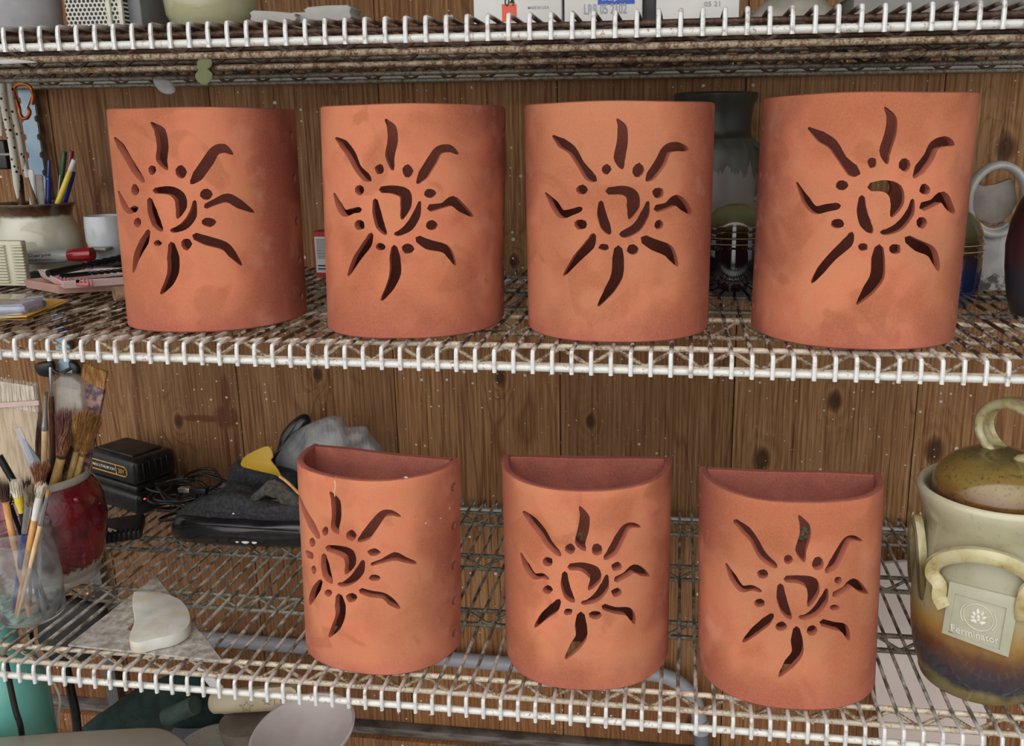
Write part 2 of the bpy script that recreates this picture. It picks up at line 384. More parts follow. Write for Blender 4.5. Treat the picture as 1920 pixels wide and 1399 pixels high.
# ------------------------------------------------------------------ the three wire shelves
def shelf(z, off, wm, mu, ml, label, lip=0):
    t = thing('wire_shelf', label, 'shelf', (400, 350, z-40), 'coated wire shelves of the rack')
    zc = z-3.0
    # rim rod: one closed loop with rounded corners
    path = []
    for cx_, cy_, a0 in ((-560, 46, PI), (1640, 46, 1.5*PI), (1640, DEPTH-46, 0), (-560, DEPTH-46, .5*PI)):
        for k in range(7):
            a = a0+k/6*PI/2; path.append((cx_+40*math.cos(a), cy_+40*math.sin(a), z-WH))
    MB().tube(path, 5.1, 12, closed=True).build('rim_rod', M['rod_white'], t)
    for yy, a, b in ((D1, mu, ml), (D2, 'rod_grey' if z < -9 else mu, 'rod_grey' if z < -9 else 'rod_rusty'), (D3, 'rod_grey', 'rod_grey'), (D4, 'rod_grey', 'rod_grey')):
        MB().tube([(x, yy, z-10) for x in range(-596, 1660, 100)], 4.0, 10).build('upper_rod', M[a], t)
        MB().tube([(x, yy, z-37) for x in range(-596, 1660, 100)], 4.4, 10).build('lower_rod', M[b], t)
        pts = []; x = -590; k = 0; zr_ = 3.0
        ph = {ZM: 16, ZL: 30, ZT: 4}[z]+yy*.1
        while x < 1650:
            zz = z-14 if k % 2 else z-33.5
            pts += [(x+ph-6, yy, zz+(-1.5 if k % 2 else 1.5)), (x+ph, yy, zz), (x+ph+6, yy, zz+(-1.5 if k % 2 else 1.5))]
            x += 38.1; k += 1
        MB().tube(crv(pts, 2), 3.0, 8).build('zigzag_brace', M['zig_dark' if z > 100 else ('rod_rusty' if b == 'rod_cream' else b)], t)
    # mat wires, each one bent down over the front and the back rim
    def wire(seed):
        r = random.Random(seed); m = MB()
        p = [(0, -.9, z-WH-6), (0, -.9, z-WH*.55), (0, .3, zc-4), (0, 1.6, zc-.9), (0, 5, zc)]
        for yy in (40, 110, 200, 300, 400, 500, 600, 680): p.append((r.uniform(-.6, .6), yy, zc+r.uniform(-.5, .1)))
        p += [(0, DEPTH-8, zc), (0, DEPTH-3, zc-1.2), (0, DEPTH-1.5, zc-5), (0, DEPTH-1.5, z-WH-3)]
        return m.tube(p, 2.9, 8)
    i0 = math.ceil(-590/25.4-off); i1 = math.floor(1650/25.4-off); protos = []
    for i in range(i0, i1+1):
        x = (i+off)*25.4; k = (i*7) % 4
        if len(protos) < 4:
            m = wire(i+int(z)); m.v = [v+Vector((x, 0, 0)) for v in m.v]; o = m.build('wire', M[wm], t); protos.append((o, x))
        else:
            src, sx = protos[k]; o = src.copy(); COL.objects.link(o); o.parent = t; o.location.x = src.location.x+(x-sx)/1000
    return t
shelf(ZM, -3.0, 'wire_mid', 'rod_cream', 'rod_cream', 'middle wire shelf of the rack, carrying four terracotta sconces in a row')
shelf(ZL, -7.1926, 'wire_low', 'rod_cream', 'rod_cream', 'lower wire shelf carrying three terracotta sconces and the large lidded crock')
shelf(ZT, .128, 'wire_top', 'rod_brown', 'rod_rusty', 'rusty wire shelf at the top edge, seen from underneath')

plain('slip', rgb(214, 190, 168), .7)
# ------------------------------------------------------------------ terracotta sconces
POTS = [ # x, y(back), yaw, width, depth, height, taper, lean, z, zoom origin and scale for the motif
 (137.5, 191.9, .109, 261.4, 142.8, 309.3, .990, 6.8, ZM, (190, 180, 3.0425)),
 (452.8, 189.4, .123, 260.4, 151.7, 309.4, .992, 11.4, ZM, (580, 180, 3.0425)),
 (756.8, 189.4, .084, 262.8, 145.6, 309.2, 1.002, .3, ZM, (960, 170, 2.855)),
 (1086.8, 186.2, .015, 272.4, 152.6, 315.0, .998, 2.4, ZM, (1390, 150, 2.6893)),
 (387.5, 155.7, -.170, 255.7, 120.0, 313.6, .998, 10.3, ZL, (540, 820, 3.0417)),
 (712.7, 173.0, .072, 257.7, 139.5, 312.1, .997, -.1, ZL, (910, 830, 2.9158)),
 (1019.2, 147.8, .028, 262.6, 123.0, 312.2, .987, -8.2, ZL, (1290, 860, 2.8538))]
LAB = ['terracotta sun sconce at the left end of the middle shelf, beside the small white cup',
 'terracotta sun sconce on the middle shelf, standing just right of the small red box',
 'terracotta sun sconce directly left of the tall grey drip-glazed jar',
 'terracotta sun sconce directly left of the white ring-handled pottery piece, middle shelf',
 'terracotta sun sconce with a pale crack below its rim, beside the black bag',
 'middle one of the three terracotta sun sconces on the lower shelf',
 'terracotta sun sconce on the lower shelf next to the big lidded crock']
ST = [
 dict(T=[(285,152,8),(335,205,56),(350,290,56),(345,360,56),(375,420,14)], UL=[(76,238,8),(110,285,34),(155,360,30),(190,420,34),(240,488,22)],
  UR=[(515,495,20),(550,455,54),(610,370,56),(650,312,48),(700,300,44),(750,332,10)], L=[(98,545,6),(125,610,24),(155,655,26),(200,640,32)],
  R=[(596,630,24),(650,605,30),(720,582,44),(790,618,44),(872,664,10)], LL=[(268,770,18),(245,830,44),(205,910,34),(182,1008,8)],
  B=[(400,845,30),(410,920,60),(410,1000,56),(385,1065,44),(340,1128,14)], LR=[(534,800,34),(600,825,46),(700,855,42),(745,900,40),(800,966,10)],
  H=[(305,540,30),(390,540,48),(445,575,66),(455,630,64),(435,695,20)], LA=[(275,590,22),(290,655,44),(315,725,46),(345,768,20)],
  BA=[(533,602,16),(520,680,42),(480,735,40),(430,762,26),(398,768,18)],
  D=[(290,424,20,28),(455,434,30,36),(192,536,22,32),(600,560,34,32),(206,722,20,26),(612,720,38,26),(322,840,22,16),(484,845,30,34)]),
 dict(T=[(436,135,10),(470,185,46),(475,260,50),(460,340,46),(475,420,18)], UL=[(152,240,10),(195,275,44),(240,335,44),(275,410,36),(320,460,44),(347,480,24)],
  UR=[(618,495,16),(650,450,52),(700,370,52),(740,310,42),(800,300,36),(850,330,12)], L=[(142,556,6),(168,620,30),(200,668,34),(250,655,24),(290,648,28)],
  R=[(688,640,36),(760,625,24),(818,600,50),(870,640,42),(932,686,14)], LL=[(352,790,22),(330,845,44),(270,930,36),(222,1025,14)],
  B=[(484,862,26),(488,920,52),(490,1010,56),(460,1090,40),(412,1165,14)], LR=[(620,815,34),(680,848,50),(770,870,42),(805,910,34),(834,965,10)],
  H=[(410,535,34),(480,535,46),(545,560,66),(550,625,62),(528,700,20)], LA=[(376,595,22),(385,665,42),(405,740,44),(436,788,18)],
  BA=[(630,605,12),(610,680,40),(570,745,42),(520,780,26),(488,788,16)],
  D=[(400,418,26,28),(560,428,30,38),(286,538,24,28),(690,556,34,26),(288,736,28,28),(697,736,32,28),(408,860,26,22),(562,872,34,30)]),
 dict(T=[(564,153,8),(590,200,44),(590,280,50),(576,360,54),(590,415,20)], UL=[(220,243,10),(265,280,46),(320,318,42),(365,390,34),(410,452,48),(445,478,30)],
  UR=[(722,480,16),(745,455,46),(795,385,52),(830,315,44),(885,300,42),(938,315,22)], L=[(180,548,6),(225,607,38),(265,660,40),(320,650,28),(370,632,24)],
  R=[(774,632,34),(830,617,30),(880,588,52),(925,622,44),(962,662,16)], LL=[(436,774,24),(415,825,48),(350,895,38),(278,988,12)],
  B=[(569,845,36),(568,900,52),(562,990,54),(520,1070,44),(462,1152,12)], LR=[(706,795,40),(760,825,52),(830,853,56),(860,893,40),(886,938,12)],
  H=[(515,538,36),(600,535,48),(645,565,66),(648,620,68),(628,685,16)], LA=[(476,598,20),(480,660,42),(500,725,46),(522,765,22)],
  BA=[(727,598,14),(712,660,40),(670,730,44),(610,765,38),(582,768,24)],
  D=[(505,422,24,26),(676,427,32,36),(374,530,28,24),(782,547,30,28),(368,716,32,28),(787,718,26,24),(492,838,28,18),(645,850,30,28)]),
 dict(T=[(725,140,8),(757,195,44),(752,270,50),(725,360,50),(735,420,16)], UL=[(340,243,10),(400,285,48),(460,325,46),(510,400,38),(560,455,56),(590,470,30)],
  UR=[(872,490,14),(900,450,48),(945,390,46),(975,330,44),(1030,310,44),(1070,325,20)], L=[(280,518,6),(325,605,36),(370,655,34),(430,645,32),(492,635,28)],
  R=[(914,640,38),(965,620,30),(1015,590,48),(1050,640,34),(1074,672,14)], LL=[(556,775,20),(535,820,46),(460,890,36),(400,960,34),(355,1022,12)],
  B=[(695,845,36),(690,900,58),(685,990,62),(640,1060,50),(584,1130,12)], LR=[(838,802,34),(890,835,50),(955,865,46),(982,920,30),(994,962,12)],
  H=[(652,540,40),(720,535,56),(775,560,80),(785,620,66),(758,688,20)], LA=[(608,592,24),(608,660,44),(625,720,50),(655,765,28)],
  BA=[(864,606,14),(850,670,36),(800,735,38),(740,765,26),(705,768,16)],
  D=[(660,418,22,27),(824,430,28,32),(506,533,30,24),(925,552,26,26),(486,724,32,26),(910,720,26,28),(613,843,24,20),(775,852,30,26)]),
 dict(T=[(242,315,10),(272,370,46),(277,450,46),(269,515,40),(288,550,12)], UL=[(62,330,5),(95,420,20),(135,500,34),(175,572,22)],
  UR=[(405,590,20),(445,560,50),(490,500,46),(540,440,36),(590,432,26),(642,452,8)], L=[(105,650,10),(125,672,34),(140,690,14)],
  R=[(478,725,14),(540,705,20),(610,680,42),(670,700,26),(730,718,14)], LL=[(186,820,20),(165,860,40),(140,910,32),(126,955,10)],
  B=[(290,905,30),(298,960,52),(298,1020,46),(275,1080,44),(236,1138,14)], LR=[(416,875,26),(470,893,32),(545,905,28),(590,940,36),(636,975,14)],
  H=[(225,632,32),(290,645,50),(345,670,70),(355,720,60),(330,778,18)], LA=[(204,672,20),(212,730,40),(225,790,42),(250,830,18)],
  BA=[(428,708,18),(410,760,44),(370,810,38),(320,838,24),(286,838,14)],
  D=[(213,536,17,25),(360,560,28,30),(138,600,16,26),(490,656,34,22),(148,756,14,22),(495,802,32,20),(230,888,20,20),(362,916,30,26)]),
 dict(T=[(518,353,10),(542,410,46),(535,480,52),(520,545,50),(545,590,14)], UL=[(210,380,14),(260,430,40),(310,490,40),(350,555,36),(408,615,22)],
  UR=[(656,632,22),(695,595,48),(735,520,46),(770,465,34),(810,452,22),(848,462,8)], L=[(194,605,6),(225,675,30),(265,730,28),(310,728,22),(345,745,12)],
  R=[(716,750,28),(765,725,26),(815,690,40),(860,710,36),(897,730,8)], LL=[(402,865,22),(375,905,46),(320,950,36),(272,1008,14)],
  B=[(522,940,34),(522,1000,56),(525,1060,52),(490,1115,48),(440,1180,16)], LR=[(648,898,28),(710,918,30),(780,925,40),(805,960,30),(816,992,8)],
  H=[(462,680,34),(530,680,46),(590,710,74),(600,750,58),(566,804,16)], LA=[(434,714,22),(436,775,40),(455,835,42),(484,870,18)],
  BA=[(664,728,14),(650,790,44),(610,845,40),(560,872,22),(528,876,16)],
  D=[(464,580,26,28),(610,588,30,32),(340,652,28,26),(718,678,30,24),(340,804,26,22),(718,820,28,24),(453,926,24,18),(600,944,32,24)]),
 dict(T=[(594,306,8),(625,365,48),(625,420,52),(605,490,52),(622,550,16)], UL=[(252,335,22),(310,385,42),(355,440,36),(400,520,40),(470,578,26)],
  UR=[(742,605,22),(780,565,48),(815,500,42),(850,440,32),(885,425,22),(930,440,8)], L=[(203,562,6),(240,635,32),(285,695,30),(340,692,24),(390,710,14)],
  R=[(784,730,28),(835,700,24),(885,665,40),(925,695,36),(962,722,10)], LL=[(450,838,22),(415,875,44),(355,925,38),(296,980,16)],
  B=[(580,910,28),(582,970,54),(585,1040,52),(540,1100,48),(488,1165,14)], LR=[(718,878,32),(780,895,34),(835,910,40),(862,970,14)],
  H=[(525,645,34),(600,648,42),(660,670,72),(670,720,60),(645,790,18)], LA=[(494,680,26),(500,745,44),(520,810,42),(548,855,20)],
  BA=[(742,702,14),(725,760,42),(680,820,38),(630,848,24),(596,848,16)],
  D=[(536,540,24,24),(694,562,30,36),(399,617,30,24),(804,652,20,20),(384,773,28,22),(785,798,26,16),(500,898,30,24),(664,920,28,26)])]
# where each cut lies is traced from the photograph, then carried onto the curved wall of the pot and cut right through it
BACKHOLE = {6: [((1506, 997), 13)], 5: [((1093, 1003), 10)], 3: [((1648, 352), 14)]}
def stroke(pts, jit):
    c = crv([(p[0], p[1], 0) for p in pts], 4); w = [p[2] for p in pts]
    ws = []
    for i in range(len(pts)-1):
        for k in range(4): ws.append((w[i]+(w[i+1]-w[i])*(k/4))*1.13+4)
    ws.append(w[-1]); L = []; R = []
    for i, p in enumerate(c):
        d = (c[min(i+1, len(c)-1)]-c[max(i-1, 0)]); d.normalize(); nx = Vector((-d.y, d.x, 0))
        L.append(p+nx*ws[i]/2); R.append(p-nx*ws[i]/2)
    d0 = (c[0]-c[1]).normalized(); d1 = (c[-1]-c[-2]).normalized()
    cap0 = c[0]+d0*ws[0]*.4; cap1 = c[-1]+d1*ws[-1]*.4
    return [cap0]+L+[cap1]+R[::-1]
def boolean(ob, cut):
    md = ob.modifiers.new('b', 'BOOLEAN'); md.operation = 'DIFFERENCE'; md.solver = 'EXACT'; md.use_self = True; md.object = cut
    dg = bpy.context.evaluated_depsgraph_get(); dg.update()
    me = bpy.data.meshes.new_from_object(ob.evaluated_get(dg)); ob.modifiers.clear()
    old = ob.data; ob.data = me; bpy.data.meshes.remove(old); bpy.data.objects.remove(cut)
TH = 11.5
def pot(k):
    x, y, a, w, d, h, wt, sx, z, (ox, oy, sc_) = POTS[k]
    ca, sa = math.cos(a), math.sin(a)
    t = thing('terracotta_wall_sconce', LAB[k], 'wall sconce', (x, y-d*.45, z), 'terracotta sconces with cut-out suns')
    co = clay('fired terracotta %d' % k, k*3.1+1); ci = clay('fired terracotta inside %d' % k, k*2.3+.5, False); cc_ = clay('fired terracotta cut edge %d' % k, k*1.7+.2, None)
    N = 84; E_ = .85; out = []
    for i in range(N+1):
        tt = PI*i/N; c, s = math.cos(tt), math.sin(tt)
        out.append(Vector((w/2*math.copysign(abs(c)**E_, c), -d*abs(s)**E_, 0)))
    # even spacing
    L = [0]
    for i in range(N): L.append(L[-1]+(out[i+1]-out[i]).length)
    def samp(s):
        s = max(0, min(L[-1], s)); j = 0
        while j < N-1 and L[j+1] < s: j += 1
        return out[j].lerp(out[j+1], (s-L[j])/max(1e-9, L[j+1]-L[j]))
    P = [samp(L[-1]*i/N) for i in range(N+1)]; nr = []
    for i in range(N+1):
        dd = P[min(i+1, N)]-P[max(i-1, 0)]; dd.normalize(); nr.append(Vector((-dd.y, dd.x, 0)) * (1 if True else -1))
    if nr[N//2].y > 0: nr = [-n for n in nr]
    nr[0] = Vector((1, 0, 0)); nr[-1] = Vector((-1, 0, 0))
    def W(p, zz):
        f = 1+(wt-1)*zz/h; q = Vector((p.x*f, p.y*f, 0))
        warp = .7*math.sin(3*p.x/w*PI+k)*zz/h
        return Vector((x+sx*zz/h+q.x*ca-q.y*sa, y+q.x*sa+q.y*ca, z+zz+(warp if zz > h*.5 else 0)))
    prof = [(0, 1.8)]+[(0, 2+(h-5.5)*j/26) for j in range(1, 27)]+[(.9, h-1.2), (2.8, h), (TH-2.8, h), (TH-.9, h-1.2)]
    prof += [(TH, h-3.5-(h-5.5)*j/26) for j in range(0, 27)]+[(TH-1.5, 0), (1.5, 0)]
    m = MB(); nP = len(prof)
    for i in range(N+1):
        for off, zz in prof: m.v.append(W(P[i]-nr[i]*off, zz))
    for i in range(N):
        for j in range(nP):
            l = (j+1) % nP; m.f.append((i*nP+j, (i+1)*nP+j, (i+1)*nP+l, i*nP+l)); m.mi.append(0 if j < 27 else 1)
    m.f += [tuple(range(nP)), tuple(N*nP+j for j in range(nP))[::-1]]; m.mi += [0, 0]
    bv = BVHTree.FromPolygons(m.v, m.f)
    cut = MB(); cen0 = W(Vector((0, -d/2, 0)), h/2)
    def hit(u, v):
        for q in range(60):
            dr = ray(u, v).normalized(); loc, n_, i_, ds = bv.ray_cast(CAM, dr)
            if loc is not None: return loc
            u += 1.0 if u < ox+ (POTS[k][3]/2)*1.2 else -1.0
        return None
    def cutter(poly):
        pts = [hit(ox+p.x/sc_, oy+p.y/sc_) for p in poly]; pts = [p for p in pts if p is not None]
        q = [pts[0]]
        for p in pts[1:]:
            if (p-q[-1]).length > .35: q.append(p)
        pts = q; c = sum(pts, Vector())/len(pts)
        n = Vector((c.x-(x+0), c.y-(y+ d*.15), 0)); 
        # normal of the wall at the centre of the cut
        loc, n2, i_, ds = bv.find_nearest(c); n = Vector((n2.x, n2.y, 0)).normalized()
        if n.dot(Vector((c.x-x, c.y-y, 0))) < 0: n = -n
        o = len(cut.v); nn = len(pts)
        cut.v += [p+n*8 for p in pts]+[p-n*(TH+9) for p in pts]
        bm = bmesh.new(); vs = [bm.verts.new(p) for p in pts]; f = bm.faces.new(vs); r = bmesh.ops.triangulate(bm, faces=[f]); bm.verts.index_update()
        for fc in bm.faces:
            t3 = tuple(v.index for v in fc.verts); cut.f.append(tuple(o+i for i in t3)); cut.f.append(tuple(o+nn+i for i in t3[::-1])); cut.mi += [1, 1]
        bm.free()
        for i in range(nn): j = (i+1) % nn; cut.f.append((o+i, o+nn+i, o+nn+j, o+j)); cut.mi.append(1)
    S = ST[k]; rnd = random.Random(k)
    for key in ('T', 'UL', 'UR', 'L', 'R', 'LL', 'B', 'LR', 'H', 'LA', 'BA'): cutter(stroke([(a_, b_, c_*(.88 if key == 'H' else 1)) for a_, b_, c_ in S[key]], 0))
    for (u, v, a1, b1) in S['D']:
        cutter([Vector((u+a1*1.06*math.cos(q)*(1+rnd.uniform(-.12, .12)), v+b1*1.06*math.sin(q)*(1+rnd.uniform(-.12, .12)), 0)) for q in [2*PI*i/9 for i in range(9)]])
    n_cut = len(cut.f)
    # nail holes up both side walls
    for sgn in (1, -1):
        for fz in (.1, .28, .47, .68, .88):
            q = Vector((sgn*w/2, -22, 0)); c = W(q, h*fz); n = Vector((sgn*ca, sgn*sa, 0)); t1 = Vector((-n.y, n.x, 0)); o = len(cut.v); g = 14
            for e in (20, -30):
                cut.v += [c+n*e+(t1*math.cos(2*PI*i/g)+Vector((0, 0, 1))*math.sin(2*PI*i/g))*7.0 for i in range(g)]
            cut.f += [tuple(o+i for i in range(g)), tuple(o+g+i for i in range(g))[::-1]]+[(o+i, o+g+i, o+g+(i+1) % g, o+(i+1) % g) for i in range(g)]; cut.mi += [1]*(g+2)
    ob = m.build('curved_shell', [co, ci, cc_], t, ang=180, merge=False)
    cut.mi = [2]*n_cut+[1]*(len(cut.f)-n_cut); cu = cut.build('cutter', [co, ci, cc_], t, merge=False)
    boolean(ob, cu)
    sharp(ob.data, 32)
    if k == 4:
        cr_ = [hit(*q) for q in ((630, 894), (628, 903), (629, 912), (627, 922), (628, 931))]
        MB().tube(crv([p for p in cr_ if p is not None], 3), .7, 6).build('rim_crack', M['slip'], t)
        cp = MB()
        for (u_, v_, r1) in ((761, 896, 3.2), (826, 972, 1.2), (843, 953, 1.3), (798, 981, 1.6)):
            p_ = hit(u_, v_)
            if p_ is not None: cp.lathe([(0, .8), (r1*.7, .5), (r1, -.4), (0, -.5)], p_, 9, 0, Matrix(((1, 0, 0), (0, 0, -1), (0, 1, 0))), 1, .6)
        cp.build('paint_chip', M['slip'], t)
    # back panel
    m = MB(); xi = w/2-TH-.3
    bp = [Vector((sg*xi, yy, 0)) for sg, yy in ((1, -.2), (-1, -.2), (-1, -TH+1), (1, -TH+1))]
    n1 = 16; rows = [0, 1.2]+[h*j/12 for j in range(1, 12)]+[h-2.0, h-.6]
    grid = []
    for zz in rows:
        ring = []
        for i in range(n1+1): ring.append(W(Vector((xi-2*xi*i/n1, -.2-(1 if zz in (0, h-.6) else 0), 0)), zz))
        for i in range(n1+1): ring.append(W(Vector((-xi+2*xi*i/n1, -TH+(1 if zz in (0, h-.6) else 0), 0)), zz))
        grid.append(ring)
    nR = len(grid[0])
    for r_ in grid: m.v += r_
    for j in range(len(grid)-1):
        for i in range(nR): l = (i+1) % nR; m.f.append((j*nR+i, j*nR+l, (j+1)*nR+l, (j+1)*nR+i)); m.mi.append(0)
    m.f += [tuple(range(nR))[::-1], tuple((len(grid)-1)*nR+i for i in range(nR))]; m.mi += [0, 0]
    bp = m.build('back_panel', ci, t, ang=40, merge=False)
    if k in BACKHOLE:
        cut = MB()
        for (px, rad) in BACKHOLE[k]:
            dr = ray(*px); nb = Vector((sa, -ca, 0)); s_ = (Vector((x, y, 0))-Vector((CAM.x, CAM.y, 0))).dot(nb)/dr.dot(nb); c = CAM+dr*s_
            cut.tube([c+nb*30, c-nb*30], rad, 20)
        boolean(bp, cut.build('cutter', ci, t)); sharp(bp.data, 32)
    return t
for k in range(7): pot(k)
# ------------------------------------------------------------------ big lidded crock (lower shelf, right)
def glaze(name, stops, z0, z1, nsc=12, namt=.25, rough=.16, speck=None, streak=0, coat=.6, radial=None, bump=.15):
    "stops follow the height of the pot, z0..z1 in mm above its foot; noise breaks the bands up"
    t = NT(name); s = t.sep(t.pos(world=False)); n = t.noise(t.pos((1, 1, 1), world=False), nsc, 5, .62, .4)
    h = t.r01(s[2], z0/1000, z1/1000); f = t.math('ADD', h, t.math('MULTIPLY', t.math('SUBTRACT', n, .5), namt))
    if streak:
        n2 = t.noise(t.pos((1, 1, .12), world=False), 55, 3); f = t.math('ADD', f, t.math('MULTIPLY', t.math('SUBTRACT', n2, .5), streak))
    col = t.ramp(f, stops)
    if speck:
        n3 = t.noise(t.pos(world=False), speck[1], 3, .7); col = t.mix(t.math('MULTIPLY', t.r01(n3, .56, .66), speck[2]), col, speck[0])
    t.set(Base_Color=col, Roughness=rough); t.b.inputs['Coat Weight'].default_value = coat; t.b.inputs['Coat Roughness'].default_value = .05
    if bump: t.bump(t.noise(t.pos((1, 1, 1), world=False), 40, 4), bump, .002)
    M[name] = t.m; return t.m
glaze('crock_glaze', [(0, rgb(112, 100, 62)), (.05, rgb(120, 106, 66)), (.09, rgb(48, 50, 60)), (.17, rgb(64, 50, 56)), (.25, rgb(96, 62, 40)), (.36, rgb(158, 120, 62)), (.47, rgb(160, 150, 112)), (.62, rgb(158, 154, 128)), (.84, rgb(168, 162, 132)), (1, rgb(190, 184, 156))], 0, 300, 9, .2, .2, (rgb(60, 56, 70), 90, .16), .05)
glaze('crock_inside', [(0, rgb(130, 132, 128)), (1, rgb(152, 152, 146))], 200, 300)
glaze('lid_glaze', [(0, rgb(70, 36, 34)), (.2, rgb(78, 44, 34)), (.36, rgb(110, 76, 38)), (.6, rgb(132, 108, 56)), (.85, rgb(122, 104, 56)), (1, rgb(92, 82, 50))], 270, 354, 30, .35, .14, (rgb(66, 42, 26), 170, .6))
glaze('handle_glaze', [(0, rgb(150, 126, 72)), (.35, rgb(184, 172, 126)), (.6, rgb(196, 188, 150)), (.8, rgb(168, 152, 102)), (1, rgb(190, 180, 142))], 100, 450, 34, 1.3, .18, (rgb(112, 84, 42), 60, .35))
glaze('side_handle_glaze', [(0, rgb(60, 44, 34)), (.4, rgb(96, 84, 44)), (.7, rgb(180, 170, 130)), (1, rgb(120, 108, 62))], 110, 270, 30, .6, .18)
plain('badge', rgb(172, 170, 148), .3, coat=.5, var=.06, bump=.1); plain('emblem', rgb(206, 204, 190), .35, coat=.4, var=.04)
plain('groove', rgb(118, 112, 86), .4)
CR = (1300, 148, ZL)
crock = thing('lidded_crock', 'large lidded stoneware crock with looped lid handle and stamped badge, right end of lower shelf', 'crock', CR)
prof = [(0, 6), (72, 6), (74, 0), (80, 0), (82, 5), (83, 14), (86, 20), (92, 40), (97, 70), (100, 105), (101, 140), (99, 175), (96, 205), (92, 232), (91, 243), (93, 252), (99, 266), (104, 280), (107, 291), (106, 297), (102, 300), (97, 298), (94, 290), (91, 276), (86, 268), (84, 262)]
mb = MB().lathe(prof, CR, 96, 0); mi_in = [(84, 262), (84, 240), (92, 200), (94, 120), (84, 30), (0, 24)]
body = mb.build('body', M['crock_glaze'], crock, 50)
MB().lathe(mi_in, CR, 96).build('inner_wall', M['crock_inside'], crock)
bvC = BVHTree.FromPolygons(mb.v, mb.f)
LC = (1300, 148, ZL+270)
lid = MB().lathe([(0, 0), (78, 0), (83, 4), (86, 12), (87, 22), (85, 36), (79, 50), (69, 62), (55, 72), (38, 79), (20, 83), (0, 84)], LC, 80).build('lid', M['lid_glaze'], crock, 60)
# looped strap on the lid, with two raised ridges
def strap(path, wdir, halfw, thick, m, ridge=True):
    wdir = Vector(wdir).normalized(); n = len(path); sec = []
    prof = [(-1, 0), (-.95, .7), (-.66, 1), (-.36, .25), (0, .0), (.36, .25), (.66, 1), (.95, .7), (1, 0), (.8, -.6), (0, -.7), (-.8, -.6)]
    p = [Vector(q) for q in path]
    for i in range(n):
        d = (p[min(i+1, n-1)]-p[max(i-1, 0)]).normalized(); w_ = (wdir-d*wdir.dot(d)).normalized(); nn = d.cross(w_)
        sec.append([p[i]+w_*a*halfw+nn*b*thick for a, b in prof])
    o = len(m.v); k = len(prof)
    for s_ in sec: m.v += s_
    for i in range(n-1):
        for j in range(k): l = (j+1) % k; m.f.append((o+i*k+j, o+i*k+l, o+(i+1)*k+l, o+(i+1)*k+j)); m.mi.append(0)
    m.f += [tuple(o+j for j in range(k))[::-1], tuple(o+(n-1)*k+j for j in range(k))]; m.mi += [0, 0]
    return m
kc = Vector((CR[0]+12, CR[1]-4, ZL+270+84+30)); ax = Vector((.60, -.80, 0)); wd = Vector((.80, .60, 0))
pth = [kc+ax*math.cos(a)*47+Vector((0, 0, 1))*math.sin(a)*40 for a in [math.radians(d) for d in range(246, -67, -12)]]
pth = [kc+ax*(-30)+Vector((0, 0, -46))]+pth+[kc+ax*24+Vector((0, 0, -47))]
m = strap(crv(pth, 2), wd, 19, -8, MB()); m.build('lid_loop', M['handle_glaze'], crock, 60)
m = MB(); m.tube(crv([kc+ax*-22+wd*-14+Vector((0, 0, -36)), kc+ax*-6+wd*-20+Vector((0, 0, -44)), kc+ax*14+wd*-18+Vector((0, 0, -43)), kc+ax*30+wd*-8+Vector((0, 0, -36)), kc+ax*16+wd*2+Vector((0, 0, -36)), kc+ax*-8+wd*-6+Vector((0, 0, -36))], 5), 3.2, 8)
m.build('coil', M['handle_glaze'], crock, 60)
def onC(u, v, off=0):
    d = ray(u, v).normalized(); loc, n, i, ds = bvC.ray_cast(CAM, d)
    if loc is None: return None
    if n.dot(d) > 0: n = -n
    n = Vector((loc.x-CR[0], loc.y-CR[1], 0)).normalized()*.97+Vector((0, 0, n.z*.2)); return loc+n*off
Zc = lambda x, y, off: onC(1700+x/4.114, 1000+y/4.114, off)
# front arch handle
pa = [(290, 560, 4), (262, 470, 8), (270, 380, 9), (225, 300, 10), (245, 225, 12), (320, 165, 15), (440, 125, 17), (580, 118, 18), (720, 150, 17), (840, 215, 14), (925, 290, 12), (950, 380, 9), (905, 460, 8), (890, 560, 6), (895, 640, 3)]
m = MB(); pth = crv([Zc(*q) for q in pa], 4)
strap(pth, (-.2, -1, .1), 8, 12, m); 
m.build('front_handle', M['handle_glaze'], crock, 60)
# side handle, seen edge-on at the left
import itertools
hs = Vector((-.93, -.36, 0)); ts = Vector((.36, -.93, 0)); pth = []
for k in range(0, 17):
    a = PI*k/16; z_ = 236-math.sin(a/2)*0-112*(k/16); rr = 93+18*math.sin(a)**.8
    pth.append(Vector(CR)+hs*(rr+2)+Vector((0, 0, z_+20))+ts*(math.cos(a*1.0)*0))
m = MB()
for sgn in (-1, 1):
    pp = []
    for k in range(0, 15):
        a = PI/2*k/14; ang = math.radians(182 + sgn*15*math.sin(a)); rr = 96+10*math.cos(a)**.6
        pp.append(Vector((CR[0]+rr*math.cos(ang), CR[1]+rr*math.sin(ang), ZL+246-112*(1-math.cos(a)))))
    strap(pp, (math.cos(math.radians(182)), math.sin(math.radians(182)), 0), 7, 10, m)
m.build('side_handle', M['side_handle_glaze'], crock, 60)
